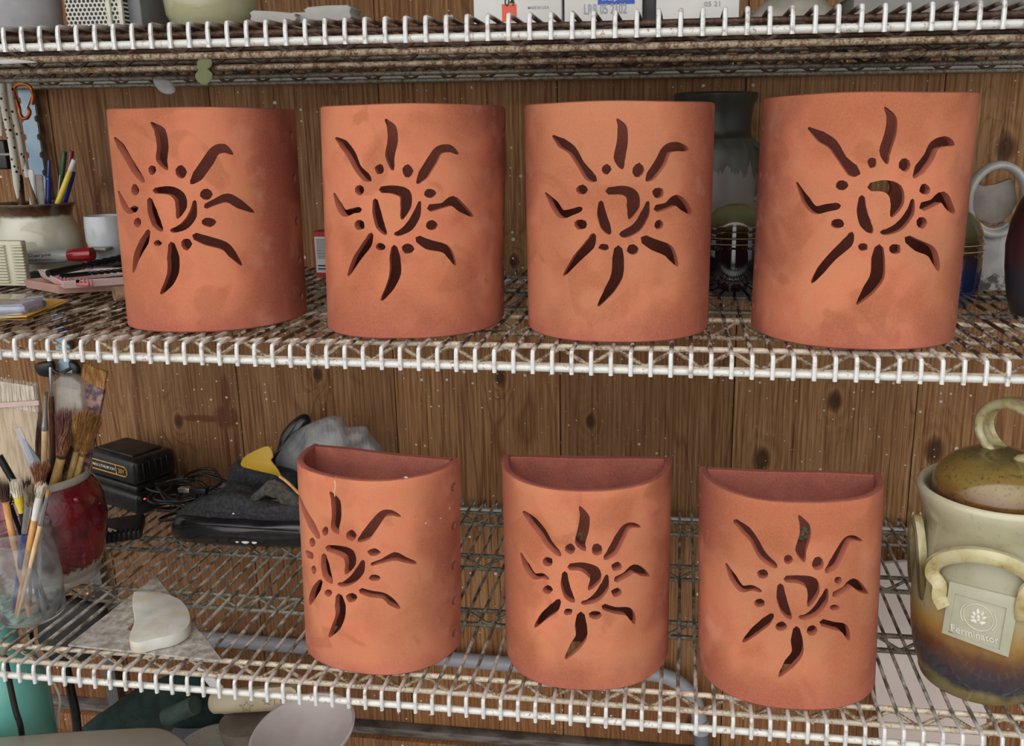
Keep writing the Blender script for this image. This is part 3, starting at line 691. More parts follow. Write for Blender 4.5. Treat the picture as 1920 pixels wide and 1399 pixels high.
# badge: raised plate, recessed panel, rings, hop flower and the stamped name
def quad(c, s, t_):
    (ax_, ay), (bx, by), (cx_, cy_), (dx, dy) = c
    return (ax_*(1-s)*(1-t_)+bx*s*(1-t_)+cx_*s*t_+dx*(1-s)*t_, ay*(1-s)*(1-t_)+by*s*(1-t_)+cy_*s*t_+dy*(1-s)*t_)
QO = [(345, 365), (862, 492), (775, 942), (285, 760)]; QI = [(385, 455), (766, 565), (712, 885), (332, 752)]
def plate(q, lo, hi, n=12, rim=None, mat='badge', name='badge'):
    m = MB(); g = [[Zc(*quad(q, i/n, j/n), hi) for i in range(n+1)] for j in range(n+1)]; b = [[Zc(*quad(q, i/n, j/n), lo) for i in range(n+1)] for j in range(n+1)]
    N_ = n+1
    for r_ in g: m.v += r_
    for r_ in b: m.v += r_
    O = N_*N_
    for j in range(n):
        for i in range(n):
            if rim and rim(i, j): continue
            m.f.append((j*N_+i, j*N_+i+1, (j+1)*N_+i+1, (j+1)*N_+i)); m.f.append((O+j*N_+i, O+(j+1)*N_+i, O+(j+1)*N_+i+1, O+j*N_+i+1)); m.mi += [0, 0]
    for i in range(n):
        m.f += [(i, O+i, O+i+1, i+1), (n*N_+i, n*N_+i+1, O+n*N_+i+1, O+n*N_+i), (i*N_, (i+1)*N_, O+(i+1)*N_, O+i*N_), (i*N_+n, O+i*N_+n, O+(i+1)*N_+n, (i+1)*N_+n)]; m.mi += [0]*4
    return m
bd = plate(QO, -2, 2.2).build('badge', M['badge'], crock, 40)
bd['label'] = 'square raised badge with a hop flower and lettering'
fr = MB()
def strip(m, pts, wdt, lo, hi):
    for i in range(len(pts)):
        pass
for q0, q1 in zip(range(4), (1, 2, 3, 0)):
    a, b = QO[q0], QO[q1]; c, d = QI[q1], QI[q0]
    qq = [a, b, c, d]; m2 = plate(qq, 1.5, 4.6, 8); o = len(fr.v); fr.v += m2.v; fr.f += [tuple(i+o for i in f) for f in m2.f]; fr.mi += m2.mi
fr.build('frame', M['badge'], bd, 30)
def ring(cx_, cy_, rx, ry, a0, a1, wdt, name):
    pts = [Zc(cx_+rx*math.cos(a)+.22*0, cy_+ry*math.sin(a)+.25*rx*math.cos(a), 2.8) for a in [math.radians(a0+(a1-a0)*k/28) for k in range(29)]]
    MB().tube(pts, wdt, 6).build(name, M['emblem'], bd)
ring(555, 643, 112, 100, 0, 360, .6, 'ring'); ring(555, 643, 134, 112, -30, 40, .7, 'ring'); ring(555, 643, 134, 112, 150, 225, .7, 'ring')
pt = MB()
for (px, py, a_, ln, wd_) in [(548, 600, -90, 50, 34), (520, 615, -120, 46, 28), (584, 618, -62, 46, 28), (508, 640, -150, 44, 28), (598, 650, -25, 46, 28), (552, 640, -90, 40, 34), (522, 672, 215, 50, 30), (585, 690, -12, 54, 34), (552, 662, -90, 30, 30), (505, 668, 200, 40, 26)]:
    a = math.radians(a_); ol = []
    for k in range(10):
        q = 2*PI*k/10; lx, ly = math.cos(q)*ln/2*(1-.0), math.sin(q)*wd_/2*(1-.45*math.cos(q)); ol.append((px+lx*math.cos(a)-ly*math.sin(a), py+lx*math.sin(a)+ly*math.cos(a)))
    c = Zc(px, py, 4.4); o = len(pt.v); pt.v += [Zc(x, y, 2) for x, y in ol]+[Zc(px+(x-px)*.6, py+(y-py)*.6, 4.0) for x, y in ol]+[c]
    for k in range(10):
        l = (k+1) % 10; pt.f += [(o+k, o+l, o+10+l, o+10+k), (o+10+k, o+10+l, o+20)]; pt.mi += [0, 0]
pt.build('hop_flower', M['emblem'], bd, 60)
tv, tf = text_verts('Ferminator', 1.0, .04, .012)
xs = [v.x for v in tv]; wdt = max(xs)-min(xs); m = MB()
for v in tv:
    s_ = (v.x-min(xs))/wdt; bx, by = 350+s_*358, 722+s_*100+6*math.sin(PI*s_)
    up = -v.y*78; m.v.append(Zc(bx-up*-.12, by+up, 2.4+(1.1 if v.z > .01 else 0)))
m.f = tf; m.mi = [0]*len(tf); m.build('lettering', M['emblem'], bd, 30)

# ------------------------------------------------------------------ jars behind the right-hand sconces (middle shelf)
t = NT('drip glaze'); s = t.sep(t.pos(world=False)); st = t.noise(t.pos((1, 1, .02), world=False), 60, 3, .6); wv = t.noise(t.pos((1, 1, .15), world=False), 22, 2)
lim = t.math('ADD', .15, t.math('MULTIPLY', st, .11)); dr = t.r01(t.math('SUBTRACT', s[2], lim), -.002, .002)
dc = t.mix(t.math('MULTIPLY', t.r01(st, .4, .6), .5), rgb(96, 98, 90), rgb(66, 68, 62)); col = t.mix(dr, rgb(140, 134, 128), dc)
col = t.mix(t.r01(s[2], .258, .262), col, rgb(58, 60, 54)); t.set(Base_Color=col, Roughness=.35); M['drip'] = t.m
JC = (905, 620, ZM)
jar = thing('drip_glazed_jar', 'tall grey stoneware jar with dark drip glaze, between the two right-hand middle-shelf sconces', 'jar', JC)
MB().lathe([(0, 0), (66, 0), (72, 6), (79, 60), (84, 130), (86, 200), (84, 240), (76, 256), (68, 262), (66, 275), (67, 300), (70, 318), (76, 330), (77, 338), (74, 341), (68, 338), (62, 320), (60, 270), (0, 268)], JC, 64).build('body', M['drip'], jar, 50)
m = MB().tube(crv([(JC[0]+68, JC[1]-34, 252), (JC[0]+84, JC[1]-46, 240), (JC[0]+92, JC[1]-48, 215), (JC[0]+90, JC[1]-46, 180), (JC[0]+82, JC[1]-40, 158), (JC[0]+74, JC[1]-38, 150)], 5), [6]*26, 10)
m.build('handle', M['drip'], jar, 60)
glaze('olive_glaze', [(0, rgb(24, 20, 30)), (.5, rgb(30, 20, 26)), (.58, rgb(40, 26, 18)), (.68, rgb(58, 40, 22)), (.74, rgb(96, 88, 60)), (.84, rgb(112, 116, 84)), (1, rgb(128, 112, 74))], 0, 165, 30, .16, .1, None, 0, .9, bump=.05)
plain('gold_line', rgb(172, 146, 92), .3, coat=.5)
def ribbed_jar(c, label, R_, mname, H=150, dome=True, k=1.0):
    t = thing('lidded_jar', label, 'jar', c, None)
    body = [(0, 0), (R_*.8, 0), (R_*.86, 4), (R_*.96, 12), (R_, 30), (R_*1.02, 60), (R_*1.02, 76), (R_*.99, 80), (R_*1.02, 84), (R_*.99, 89), (R_*1.0, 94), (R_*.97, 97), (0, 97)]
    MB().lathe([(r, z*k) for r, z in body], c, 56).build('body', M[mname], t, 35)
    lidp = [(0, 97), (R_*.94, 97), (R_*1.0, 100), (R_*1.0, 104), (R_*.97, 108), (R_*.99, 112), (R_*.95, 118), (R_*.84, 132), (R_*.62, 145), (R_*.36, 152), (R_*.12, 154), (0, 154)]
    MB().lathe([(r, z*k) for r, z in lidp], c, 56).build('lid', M[mname], t, 35)
    m = MB()
    for z in (98, 88): m.tube([(c[0]+(R_*1.015)*math.cos(2*PI*i/40), c[1]+(R_*1.015)*math.sin(2*PI*i/40), c[2]+z*k) for i in range(40)], .9, 6, closed=True)
    m.build('gilt_line', M['gold_line'], t); return t
ribbed_jar((938, 452, ZM), 'olive and black lidded jar in front of the tall grey jar', 52, 'olive_glaze')
glaze('blue_glaze', [(0, rgb(18, 20, 40)), (.3, rgb(26, 34, 66)), (.45, rgb(44, 34, 40)), (.6, rgb(60, 44, 32)), (.7, rgb(84, 74, 48)), (.85, rgb(88, 96, 78)), (1, rgb(96, 92, 70))], 0, 165, 24, .12, .12, None, 0, .9, bump=.05)
ribbed_jar((1262, 372, ZM), 'dark blue ribbed jar, mostly hidden behind the rightmost middle-shelf sconce', 56, 'blue_glaze')
# white ring-handled piece
two('white_glaze', rgb(176, 174, 172), rgb(206, 204, 200), 18, rough=.3, coat=.4, bump=.1)
two('white_crust', rgb(92, 88, 84), rgb(198, 196, 192), 70, .44, .56, .7, bump=.6)
yk = 520
c0 = at(1866, 384, yk); pc = lambda u, v: at(u, v, yk)
wp = thing('ring_handled_pottery', 'white glazed pottery piece with a large ring top, right end of middle shelf', 'pottery', pc(1862, 545))
outl = []
n = 48; ctr = pc(1869, 375); rx_, rz_ = (pc(1929, 375).x-ctr.x), (pc(1869, 302).z-ctr.z)
m = MB(); ri = .80
ringo = []; 
for k in range(n+1):
    a = 2*PI*k/n; ringo.append(ctr+Vector((math.cos(a)*rx_*.9, 0, math.sin(a)*rz_*.9)))
m.tube(ringo[:-1], 7.5, 12, closed=True, flat=((0, 1, 0), 1.9)); m.build('ring', M['white_glaze'], wp, 60)
b0 = [pc(1832, 415), pc(1838, 470), pc(1832, 520), pc(1826, 543), pc(1888, 543), pc(1890, 500), pc(1896, 420), pc(1880, 425), pc(1864, 428), pc(1848, 424)]
MB().prism(smooth3(b0[::-1], 2), (0, 34, 0), bev=2.5).build('stem', M['white_glaze'], wp, 50)
b1 = [pc(1836, 345), pc(1850, 350), pc(1875, 346), pc(1903, 335), pc(1910, 350), pc(1915, 380), pc(1900, 405), pc(1885, 418), pc(1865, 422), pc(1840, 414), pc(1826, 395), pc(1820, 368)]
two('grey_slab', rgb(138, 130, 120), rgb(160, 152, 142), 20, rough=.6)
m = MB().prism([p+Vector((0, 16, 0)) for p in b1], (0, 12, 0), bev=1.5); o = m.build('backing_disc', M['grey_slab'], wp, 40)
b2 = [pc(1827, 520), pc(1840, 515), pc(1852, 522), pc(1866, 512), pc(1878, 520), pc(1889, 514), pc(1888, 544), pc(1826, 544)]
MB().prism([p+Vector((0, -3, 0)) for p in b2], (0, 6, 0), bev=1).build('bare_foot', M['white_crust'], wp, 40)
# maroon vase at the right edge
glaze('maroon_vase', [(0, rgb(52, 50, 60)), (.3, rgb(60, 54, 60)), (.42, rgb(74, 40, 44)), (.6, rgb(70, 26, 28)), (.8, rgb(60, 26, 24)), (1, rgb(52, 40, 36))], 0, 210, 14, .14, .45, None, .05, .15)
c = (1392, 285, ZM)
v_ = MB().lathe([(0, 0), (44, 0), (50, 3), (58, 30), (64, 70), (66, 105), (62, 140), (54, 165), (44, 185), (36, 200), (34, 212), (38, 222), (35, 224), (30, 214), (0, 205)], c, 64).build('vase', M['maroon_vase'], None, 60)
tag(v_, 'dark maroon and grey vase cut off by the right edge of the photo', 'vase')
# ------------------------------------------------------------------ small helpers for pens and brushes
plain('steel', rgb(176, 178, 180), .25, .9, .08); plain('brass', rgb(170, 130, 60), .3, .9)
plain('black_plastic', rgb(20, 20, 22), .35); plain('blue_plastic', rgb(22, 42, 128), .25, coat=.4); plain('yellow_paint', rgb(222, 196, 62), .35, coat=.3)
plain('green_plastic', rgb(20, 84, 48), .3); plain('red_plastic', rgb(128, 40, 48), .3); plain('white_plastic', rgb(216, 214, 208), .4, var=.05)
two('pale_wood', rgb(206, 170, 122), rgb(226, 194, 148), 20, stretch=(6, 6, 1), rough=.5); two('bamboo', rgb(178, 142, 82), rgb(206, 172, 112), 25, stretch=(4, 4, 1), rough=.45)
two('brown_wood', rgb(112, 84, 58), rgb(142, 112, 80), 25, stretch=(6, 6, 1), rough=.6); two('dark_wood', rgb(60, 36, 24), rgb(96, 60, 40), 40, rough=.5)
two('orange_wood', rgb(196, 140, 86), rgb(216, 164, 108), 25, stretch=(5, 5, 1), rough=.4)
for nm, a, b in (('hair_brown', (96, 56, 38), (150, 98, 66)), ('hair_tan', (140, 98, 50), (190, 142, 84)), ('hair_mauve', (98, 58, 54), (140, 92, 84)), ('hair_cream', (190, 176, 156), (222, 212, 196)), ('hair_grey', (96, 84, 66), (150, 136, 112)), ('hair_dark', (44, 30, 24), (92, 60, 44))):
    two(nm, rgb(*a), rgb(*b), 300, stretch=(1, 1, .15), rough=.8)
def basis(p0, p1, face=(0, -1, 0)):
    z = (Vector(p1)-Vector(p0)).normalized(); y = Vector(face); y = -(y-z*y.dot(z)).normalized(); x = y.cross(z)
    return Matrix((x, y, z)).transposed(), (Vector(p1)-Vector(p0)).length
def rodpart(m, p0, p1, prof, seg=16, sx=1, sy=1):
    "prof: (r, fraction along p0->p1)"
    A, L_ = basis(p0, p1); return m.lathe([(r, f*L_) for r, f in prof], p0, seg, 0, A, sx, sy)
def bristles(m, p0, p1, r0, r1, n=60, spread=1.0, sx=1, sy=1, seed=0, core=True, tip=.25):
    A, L_ = basis(p0, p1); rnd = random.Random(seed)
    if core: m.lathe([(0, 0), (r0, 0), (r0*.7+r1*.2, L_*.3), (r1*.55, L_*.6), (r1*.2, L_*.8), (0, L_*.82)], p0, 12, 0, A, sx, sy)
    for i in range(n):
        a = rnd.uniform(0, 2*PI); q = math.sqrt(rnd.random()); 
        b = Vector((math.cos(a)*r0*q*sx, math.sin(a)*r0*q*sy, 0)); mid = Vector((math.cos(a)*(r0+r1)*.55*q*sx, math.sin(a)*(r0+r1)*.55*q*sy, L_*.5))
        e = Vector((math.cos(a)*r1*q*spread*sx+rnd.uniform(-1, 1)*r1*.12, math.sin(a)*r1*q*spread*sy, L_*rnd.uniform(1-tip, 1.03)))
        m.tube([Vector(p0)+A @ b, Vector(p0)+A @ mid, Vector(p0)+A @ e], [.7, .62, .15], 3, caps=False)
    return m
def brush(label, p0, p1, handle, ferr, hair, fr=(.55, .72), rh=3.5, rf=4, rb=(4, 8), sx=1, sy=1, n=60, seed=0, group=None, spread=1, hname='handle', tip=.25, name='paintbrush', rtop=None):
    t = thing(name, label, 'brush', p0, group); P0, P1 = Vector(p0), Vector(p1); q = lambda f: P0+(P1-P0)*f
    rt = rtop or rh
    rodpart(MB(), P0, q(fr[0]), [(0, 0), (rh*.4, 0), (rh*.62, .06), (rh*.8, .4), (rh*1.05, .75), (rt, 1), (0, 1)], 14, 1 if sx < 1.5 else sx*.5, 1).build('handle', M[handle], t, 60)
    if ferr: rodpart(MB(), q(fr[0]), q(fr[1]), [(0, -.02), (rt*1.02, -.02), (rt*1.08, .1), (rt*1.02, .14), (rf, .6), (rf, 1), (0, 1)], 16, 1 if sx < 1.5 else sx*.8, sy).build('ferrule', M[ferr], t, 40)
    bristles(MB(), q(fr[1]), P1, rb[0], rb[1], n, spread, sx, sy, seed, tip=tip).build('bristle', M[hair], t, 80)
    return t

# ------------------------------------------------------------------ left end, middle shelf
yj = 560
PJ = at(79, 489, yj); PJ = Vector((at(79, 478, yj).x, yj, ZM)); 
sc_ = (at(140, 430, yj)-at(15, 430, yj)).length/125
zj = at(79, 380, yj).z
glaze('cream_glaze', [(0, rgb(196, 192, 170)), (.80, rgb(206, 202, 182)), (.82, rgb(150, 150, 132)), (.84, rgb(92, 62, 40)), (.96, rgb(60, 38, 26)), (1, rgb(130, 116, 96))], 0, zj, 26, .07, .14, None, .04, .8)
pj = thing('pen_jar', 'cream stoneware jar with brown rim holding pens, left end of middle shelf', 'jar', PJ)
R_ = 66*sc_
MB().lathe([(0, 4), (R_*.7, 4), (R_*.72, 0), (R_*.78, 0), (R_*.9, zj*.12), (R_, zj*.35), (R_*1.0, zj*.5), (R_*.93, zj*.66), (R_*.84, zj*.76), (R_*.82, zj*.84), (R_*.88, zj*.93), (R_*.96, zj), (R_*.9, zj+.5), (R_*.8, zj*.93), (R_*.76, zj*.8), (R_*.88, zj*.5), (R_*.7, 12), (0, 10)], PJ, 64).build('body', M['cream_glaze'], pj, 50)
def inj(dx, dy): return Vector((PJ.x+dx, PJ.y+dy, 14))
def pen(name, label, cat, p0, p1, r, mats, group='pens and sticks in the cream jar', clip=None, flatx=1):
    "mats: list of (part name, material, f0, f1, r scale)"
    t = thing(name, label, cat, p0, group); P0, P1 = Vector(p0), Vector(p1)
    for nm, mt, f0, f1, k in mats:
        a, b = P0+(P1-P0)*f0, P0+(P1-P0)*f1
        rodpart(MB(), a, b, [(0, 0), (r*k*.9, 0), (r*k, .03), (r*k, .96), (r*k*.8, 1), (0, 1)], 16, flatx, 1).build(nm, M[mt], t, 40)
    if clip:
        a, b = P0+(P1-P0)*clip[0], P0+(P1-P0)*clip[1]; o = Vector((0, -r-1.2, 0))
        MB().tube([a+o, b+o, b], 1.3, 6).build('clip', M[clip[2]], t)
    return t
T = lambda u, v, y: at(u, v, y)
pen('pen', 'blue click pen standing left of the yellow pencil', 'pen', inj(8, -4), T(92, 300, 558), 5.5, [('barrel', 'blue_plastic', 0, .84, 1), ('button', 'blue_plastic', .84, 1, .55)], clip=(.55, .82, 'blue_plastic'))
pen('pen', 'green-capped pen leaning behind the blue click pen', 'pen', inj(-2, 30), T(121, 284, 596), 5, [('barrel', 'black_plastic', 0, .72, .9), ('cap', 'green_plastic', .72, 1, 1)], clip=(.6, .8, 'steel'))
pen('pen', 'red-capped pen leaning right beside the green-capped one', 'pen', inj(10, 26), T(134, 283, 590), 5, [('barrel', 'black_plastic', 0, .68, .9), ('cap', 'red_plastic', .68, 1, 1)], clip=(.66, .78, 'steel'))
pen('marker_stick', 'yellow pencil leaning right across the front of the jar mouth', 'pencil', inj(-14, -14), T(140, 299, 560), 5.5, [('barrel', 'yellow_paint', 0, .9, 1), ('tip', 'white_plastic', .9, 1, .92)])
bpy.data.objects['marker_stick'].name = 'pencil'
pen('pen', 'dark blue pen half hidden behind the yellow pencil', 'pen', inj(-6, 14), T(138, 322, 572), 5, [('barrel', 'blue_plastic', 0, 1, 1)])
pen('stick', 'dark brown wooden stick at the left of the pen jar', 'stick', inj(-34, -4), T(36, 328, 556), 6.5, [('shaft', 'dark_wood', 0, 1, 1)])
pen('wooden_stick', 'brown wooden brush handle with white worn end, crossing to the left', 'brush handle', inj(24, -10), T(43, 300, 556), 5.5, [('shaft', 'brown_wood', 0, .84, 1), ('worn_end', 'white_plastic', .84, 1, .95)])
pen('spatula', 'flat white stick standing left of the brown brush handle', 'spatula', inj(-18, 0), T(58, 318, 555), 3, [('blade', 'white_plastic', 0, 1, 1)], flatx=2.2)
pen('spatula', 'flat grey rounded stick just left of the blue click pen', 'spatula', inj(0, 4), T(73, 328, 560), 3, [('blade', 'steel', 0, .55, 1), ('tip', 'grey_slab', .55, 1, 1.15)], flatx=2.6)
# speckled cords hanging from the top shelf
t = NT('spotted cord'); vo = t.voro(t.pos(), 95); t.set(Base_Color=t.mix(t.math('LESS_THAN', vo, .26), rgb(206, 202, 188), rgb(26, 24, 22)), Roughness=.8); M['cord'] = t.m
for pts, lb in (([(2, 150, 540), (8, 200, 540), (22, 270, 540), (30, 330, 540), (34, 372, 540)], 'white cord with black flecks, longest of the three hanging at the left edge'),
                ([(16, 150, 552), (24, 200, 552), (36, 260, 552), (44, 322, 552)], 'white cord with black flecks hanging nearest the orange carabiner'),
                ([(-8, 150, 560), (-3, 200, 560), (3, 255, 560)], 'white cord with black flecks hanging at the very left edge above the black clamp')):
    P_ = [at(*p) for p in pts]; n_ = 5*(len(P_)-1)+1
    o = MB().tube(crv(P_, 5), [6.5]*(n_-4)+[6, 5, 4, 2.5], 12).build('spotted_cord', M['cord'], None); tag(o, lb, 'cord', 'spotted cords hanging at the left')
cl = thing('clamp', 'black plastic clamp at the left edge behind the cords', 'clamp', at(5, 315, 600))
MB().rbox(tuple(at(-14, 318, 590)), tuple(at(21, 262, 612)), 4).build('body', M['black_plastic'], cl)
MB().rbox(tuple(at(-12, 292, 586)), tuple(at(22, 287, 590)), 1).build('band', M['grey_slab'], cl)
# carabiner on the upright
t = thing('carabiner', 'orange carabiner with silver gate hanging before the pale blue upright', 'carabiner', at(45, 222, 600))
two('orange_anodised', rgb(176, 84, 32), rgb(210, 116, 62), 60, rough=.25, metal=.7)
P_ = [at(u, v, 610) for u, v in [(60, 196), (62, 180), (58, 165), (48, 158), (34, 158), (26, 168), (30, 185), (36, 202), (38, 214), (44, 222), (52, 220), (56, 210), (52, 202)]]
MB().tube(crv(P_, 4), 3.6, 10).build('hook', M['orange_anodised'], t)
MB().tube([at(50, 204, 610), at(60, 176, 610)], 2.8, 10).build('gate', M['steel'], t)
# pale blue slotted upright
plain('galv_', rgb(108, 110, 112), .5, .6, bump=.2); two('pale_blue', rgb(140, 172, 198), rgb(166, 190, 208), 10, rough=.5, bump=.1)
xb0, xb1 = at(38, 200, 705).x, at(66, 200, 705).x
up = thing('slotted_upright', 'pale blue slotted metal upright at the rear left of the rack', 'upright', (xb0+15, 706, -620))
pts = []; z = 372.0
zs = []
while z > -340: zs.append(z); z -= 38
for z in zs: pts += [(xb1, z), (xb1, z-14), (xb1-5, z-18), (xb1-5, z-26), (xb1, z-30)]
L_ = []
for z in reversed(zs): L_ += [(xb0, z-30), (xb0+5, z-26), (xb0+5, z-18), (xb0, z-14), (xb0, z)]
MB().prism([Vector((x, 704, z)) for x, z in pts+L_], (0, 6, 0)).build('bar', M['pale_blue'], up, 30)
MB().rbox((xb0+2, 701, -1250), (xb1-2, 712, -330), 1).build('lower_bar', M['galv_'], up, 30)
plain('galv', rgb(118, 120, 120), .45, .6, bump=.2)
MB().rbox((xb0-4, 690, 372), (xb0+64, 702, 398), 1.5).build('bracket', M['galv'], up)
# white cup
two('white_china', rgb(196, 200, 204), rgb(214, 218, 220), 8, rough=.15, coat=.6)
yc = 560; cc = Vector((at(200, 440, yc).x, yc, 30)); rr = (at(228, 420, yc)-at(166, 420, yc)).length/2*1.08; hc = at(200, 404, yc).z-30
cup = thing('cup', 'small white china cup partly hidden by the leftmost sconce', 'cup', cc)
MB().lathe([(0, 3), (rr*.55, 3), (rr*.58, 0), (rr*.64, 0), (rr*.86, hc*.2), (rr*1.0, hc*.45), (rr*1.0, hc*.75), (rr*.97, hc), (rr*.93, hc), (rr*.95, hc*.7), (rr*.85, hc*.3), (0, hc*.12)], cc, 48).build('bowl', M['white_china'], cup, 60)
MB().lathe([(0, 0), (rr*.6, 0), (rr*.6, 3), (0, 3)], cc+Vector((4, 6, hc*.86)), 24).build('dark_content', M['black_plastic'], cup)
# black caddy under the cup and marker
two('charcoal', rgb(26, 24, 24), rgb(48, 44, 42), 30, rough=.5, bump=.2)
o = MB().rbox((at(160, 520, 500).x, 476, 4), (at(240, 500, 520).x, 604, 30), 3).build('tool_tray', M['charcoal'], None); tag(o, 'low black tool tray beneath the white cup', 'tray')
o = MB().rbox((at(38, 520, 450).x, 452, 1), (at(158, 500, 450).x, 488, 17), 3).build('tool_case', M['charcoal'], None); tag(o, 'flat black tool case underneath the thick grey marker', 'case')
o = MB().rbox(tuple(at(160, 470, 505)), tuple(at(212, 462, 530)), 1.5).build('scraper_blade', M['grey_slab'], None); tag(o, 'flat dark blade lying under the white cup', 'tool')
# grey marker with red cap
m0 = at(36, 484, 470); m1 = at(130, 479, 478); m2 = at(174, 476, 482)
mk = thing('marker', 'thick grey permanent marker with red cap, lying left of the sconces', 'marker', m0)
plain('marker_grey', rgb(150, 150, 150), .35, var=.04); plain('marker_red', rgb(140, 20, 26), .25, coat=.4)
rodpart(MB(), m0, m1, [(0, 0), (12.5, 0), (13.5, .02), (13.5, .9), (11, 1), (0, 1)], 32).build('barrel', M['marker_grey'], mk, 50)
rodpart(MB(), m1, m2, [(0, 0), (10.5, 0), (12, .08), (13, .3), (13.4, .9), (12.4, 1), (0, 1)], 12).build('cap', M['marker_red'], mk, 50)
def label_on_rod(txt, a, b, r, f0, f1, hgt, up, mat, parent, name='lettering'):
    tv, tf = text_verts(txt, 1.0, 0, .015); xs = [v.x for v in tv]; ys = [v.y for v in tv]; w_ = max(xs)-min(xs); h_ = max(ys)-min(ys)
    ax = (Vector(b)-Vector(a)); L2 = ax.length; ax.normalize(); fr_ = (CAM-Vector(a)); fr_ = (fr_-ax*fr_.dot(ax)).normalized(); sd = ax.cross(fr_)*-1
    if sd.z < 0: sd = -sd
    m = MB()
    for v in tv:
        s_ = f0+(v.x-min(xs))/w_*(f1-f0); ang = (up+((v.y-min(ys))/h_-.5)*hgt)/r
        m.v.append(Vector(a)+ax*s_*L2+(fr_*math.cos(ang)+sd*math.sin(ang))*(r+.25))
    m.f = tf; m.mi = [0]*len(tf); return m.build(name, M[mat], parent, merge=False)
label_on_rod('Sharpie', m0, m1, 13.5, .25, .72, 8, 3, 'black_plastic', mk)
label_on_rod('<FINE/CHISEL>', m0, m1, 13.5, .22, .80, 3.6, -6, 'black_plastic', mk)
# pale pink tray with picks, bits and a comb of pink putty
plain('pink_plastic', rgb(206, 178, 172), .4, var=.06); plain('dirty_pink', rgb(180, 140, 128), .5, var=.12, sc=20)
def tray(name, label, corners, h, mt, wall=4):
    m = MB(); c = [Vector(p) for p in corners]; cen = sum(c, Vector())/4; inn = [p+(cen-p).normalized()*wall*1.4 for p in c]
    t = MB(); n = 4; up_ = Vector((0, 0, h)); base = [p+(cen-p)*.06 for p in c]
    V = base+[p+up_ for p in c]+[p+up_ for p in inn]+[p+(cen-p)*.08+Vector((0, 0, 3)) for p in inn]
    fs = [(3, 2, 1, 0), (12, 13, 14, 15)]
    for i in range(4):
        j = (i+1) % 4
        for L2 in range(3): fs.append((L2*4+i, L2*4+j, (L2+1)*4+j, (L2+1)*4+i))
    t.add(V, fs); o = t.build(name, M[mt], None, 30)
    md = o.modifiers.new('bev', 'BEVEL'); md.width = .0012; md.segments = 2
    return tag(o, label, 'tray')
zt1 = 16
tray('plastic_tray', 'wider dirty white tray underneath the pink tray of drill bits', [on(45, 540, 2), on(110, 552, 2), on(236, 545, 2), Vector((-300, 448, 2))], 16, 'dirty_pink')
c1, c2 = on(118, 543, 19), on(240, 534, 19)
tray('plastic_tray', 'shallow pink tray holding drill bits, left of the first sconce', [on(72, 519, 19), c1, c2, Vector((c2.x-60, 446, 19))], 14, 'pink_plastic')
def bit(label, p0, p1, r, seed):
    t = thing('drill_bit', label, 'drill bit', p0, 'drill bits in the pink tray'); q = Vector(p0).lerp(Vector(p1), .42)
    rodpart(MB(), p0, q, [(0, 0), (r, 0), (r, .96), (r*.8, 1), (0, 1)], 14).build('shank', M['steel_dark'], t, 40)
    A, L_ = basis(q, p1); m = MB()
    for ph in (0, PI):
        pts = [q+A @ Vector((r*.45*math.cos(ph+k*.42), r*.45*math.sin(ph+k*.42), L_*k/44)) for k in range(45)]; m.tube(pts, r*.62, 8)
    m.build('flute', M['steel_dark'], t, 60); return t
plain('steel_dark', rgb(52, 54, 60), .25, .8)
bit('largest black drill bit lying across the pink tray', on(90, 513, 36), on(236, 482, 44), 6.5, 1)
bit('second drill bit, below the largest one in the pink tray', on(112, 518, 34), on(238, 506, 34), 4.0, 2)
bit('thin drill bit at the front of the pink tray', on(142, 528, 31), on(238, 518, 31), 2.6, 3)
m = MB()
for k in range(9): p = on(108+k*7+(8 if k > 3 else 0), 528+k*.6, 28); m.tube([p+Vector((0, 0, -3)), p+Vector((-3, 4, 8))], [2.6, 1.2], 7)
m.tube([on(108, 531, 26), on(168, 534, 26)], 3, 8)
plain('pink_putty', rgb(190, 110, 112), .6); o = m.build('putty_comb', M['pink_putty'], None); tag(o, 'crumbled pink putty strip with teeth in the pink tray', 'putty')
# cream ribbed block
t = thing('ribbed_texture_block', 'cream plastic block with two columns of ribs at the left edge', 'texture tool', at(10, 545, 395))
plain('cream_plastic', rgb(204, 200, 176), .5, var=.05)
a, b = at(-24, 545, 410), at(36, 452, 398); MB().rbox((a.x, 398, 2), (b.x+2, 412, b.z), 2).build('block', M['cream_plastic'], t, 40)
m = MB()
for k in range(13):
    z = 8+k*(b.z-14)/13; m.rbox((b.x-17, 393, z), (b.x+7, 399, z+4), 1, 1); m.rbox((b.x-62, 393, z), (b.x-30, 399, z+4), 1, 1)
m.build('ribs', M['cream_plastic'], t, 40)
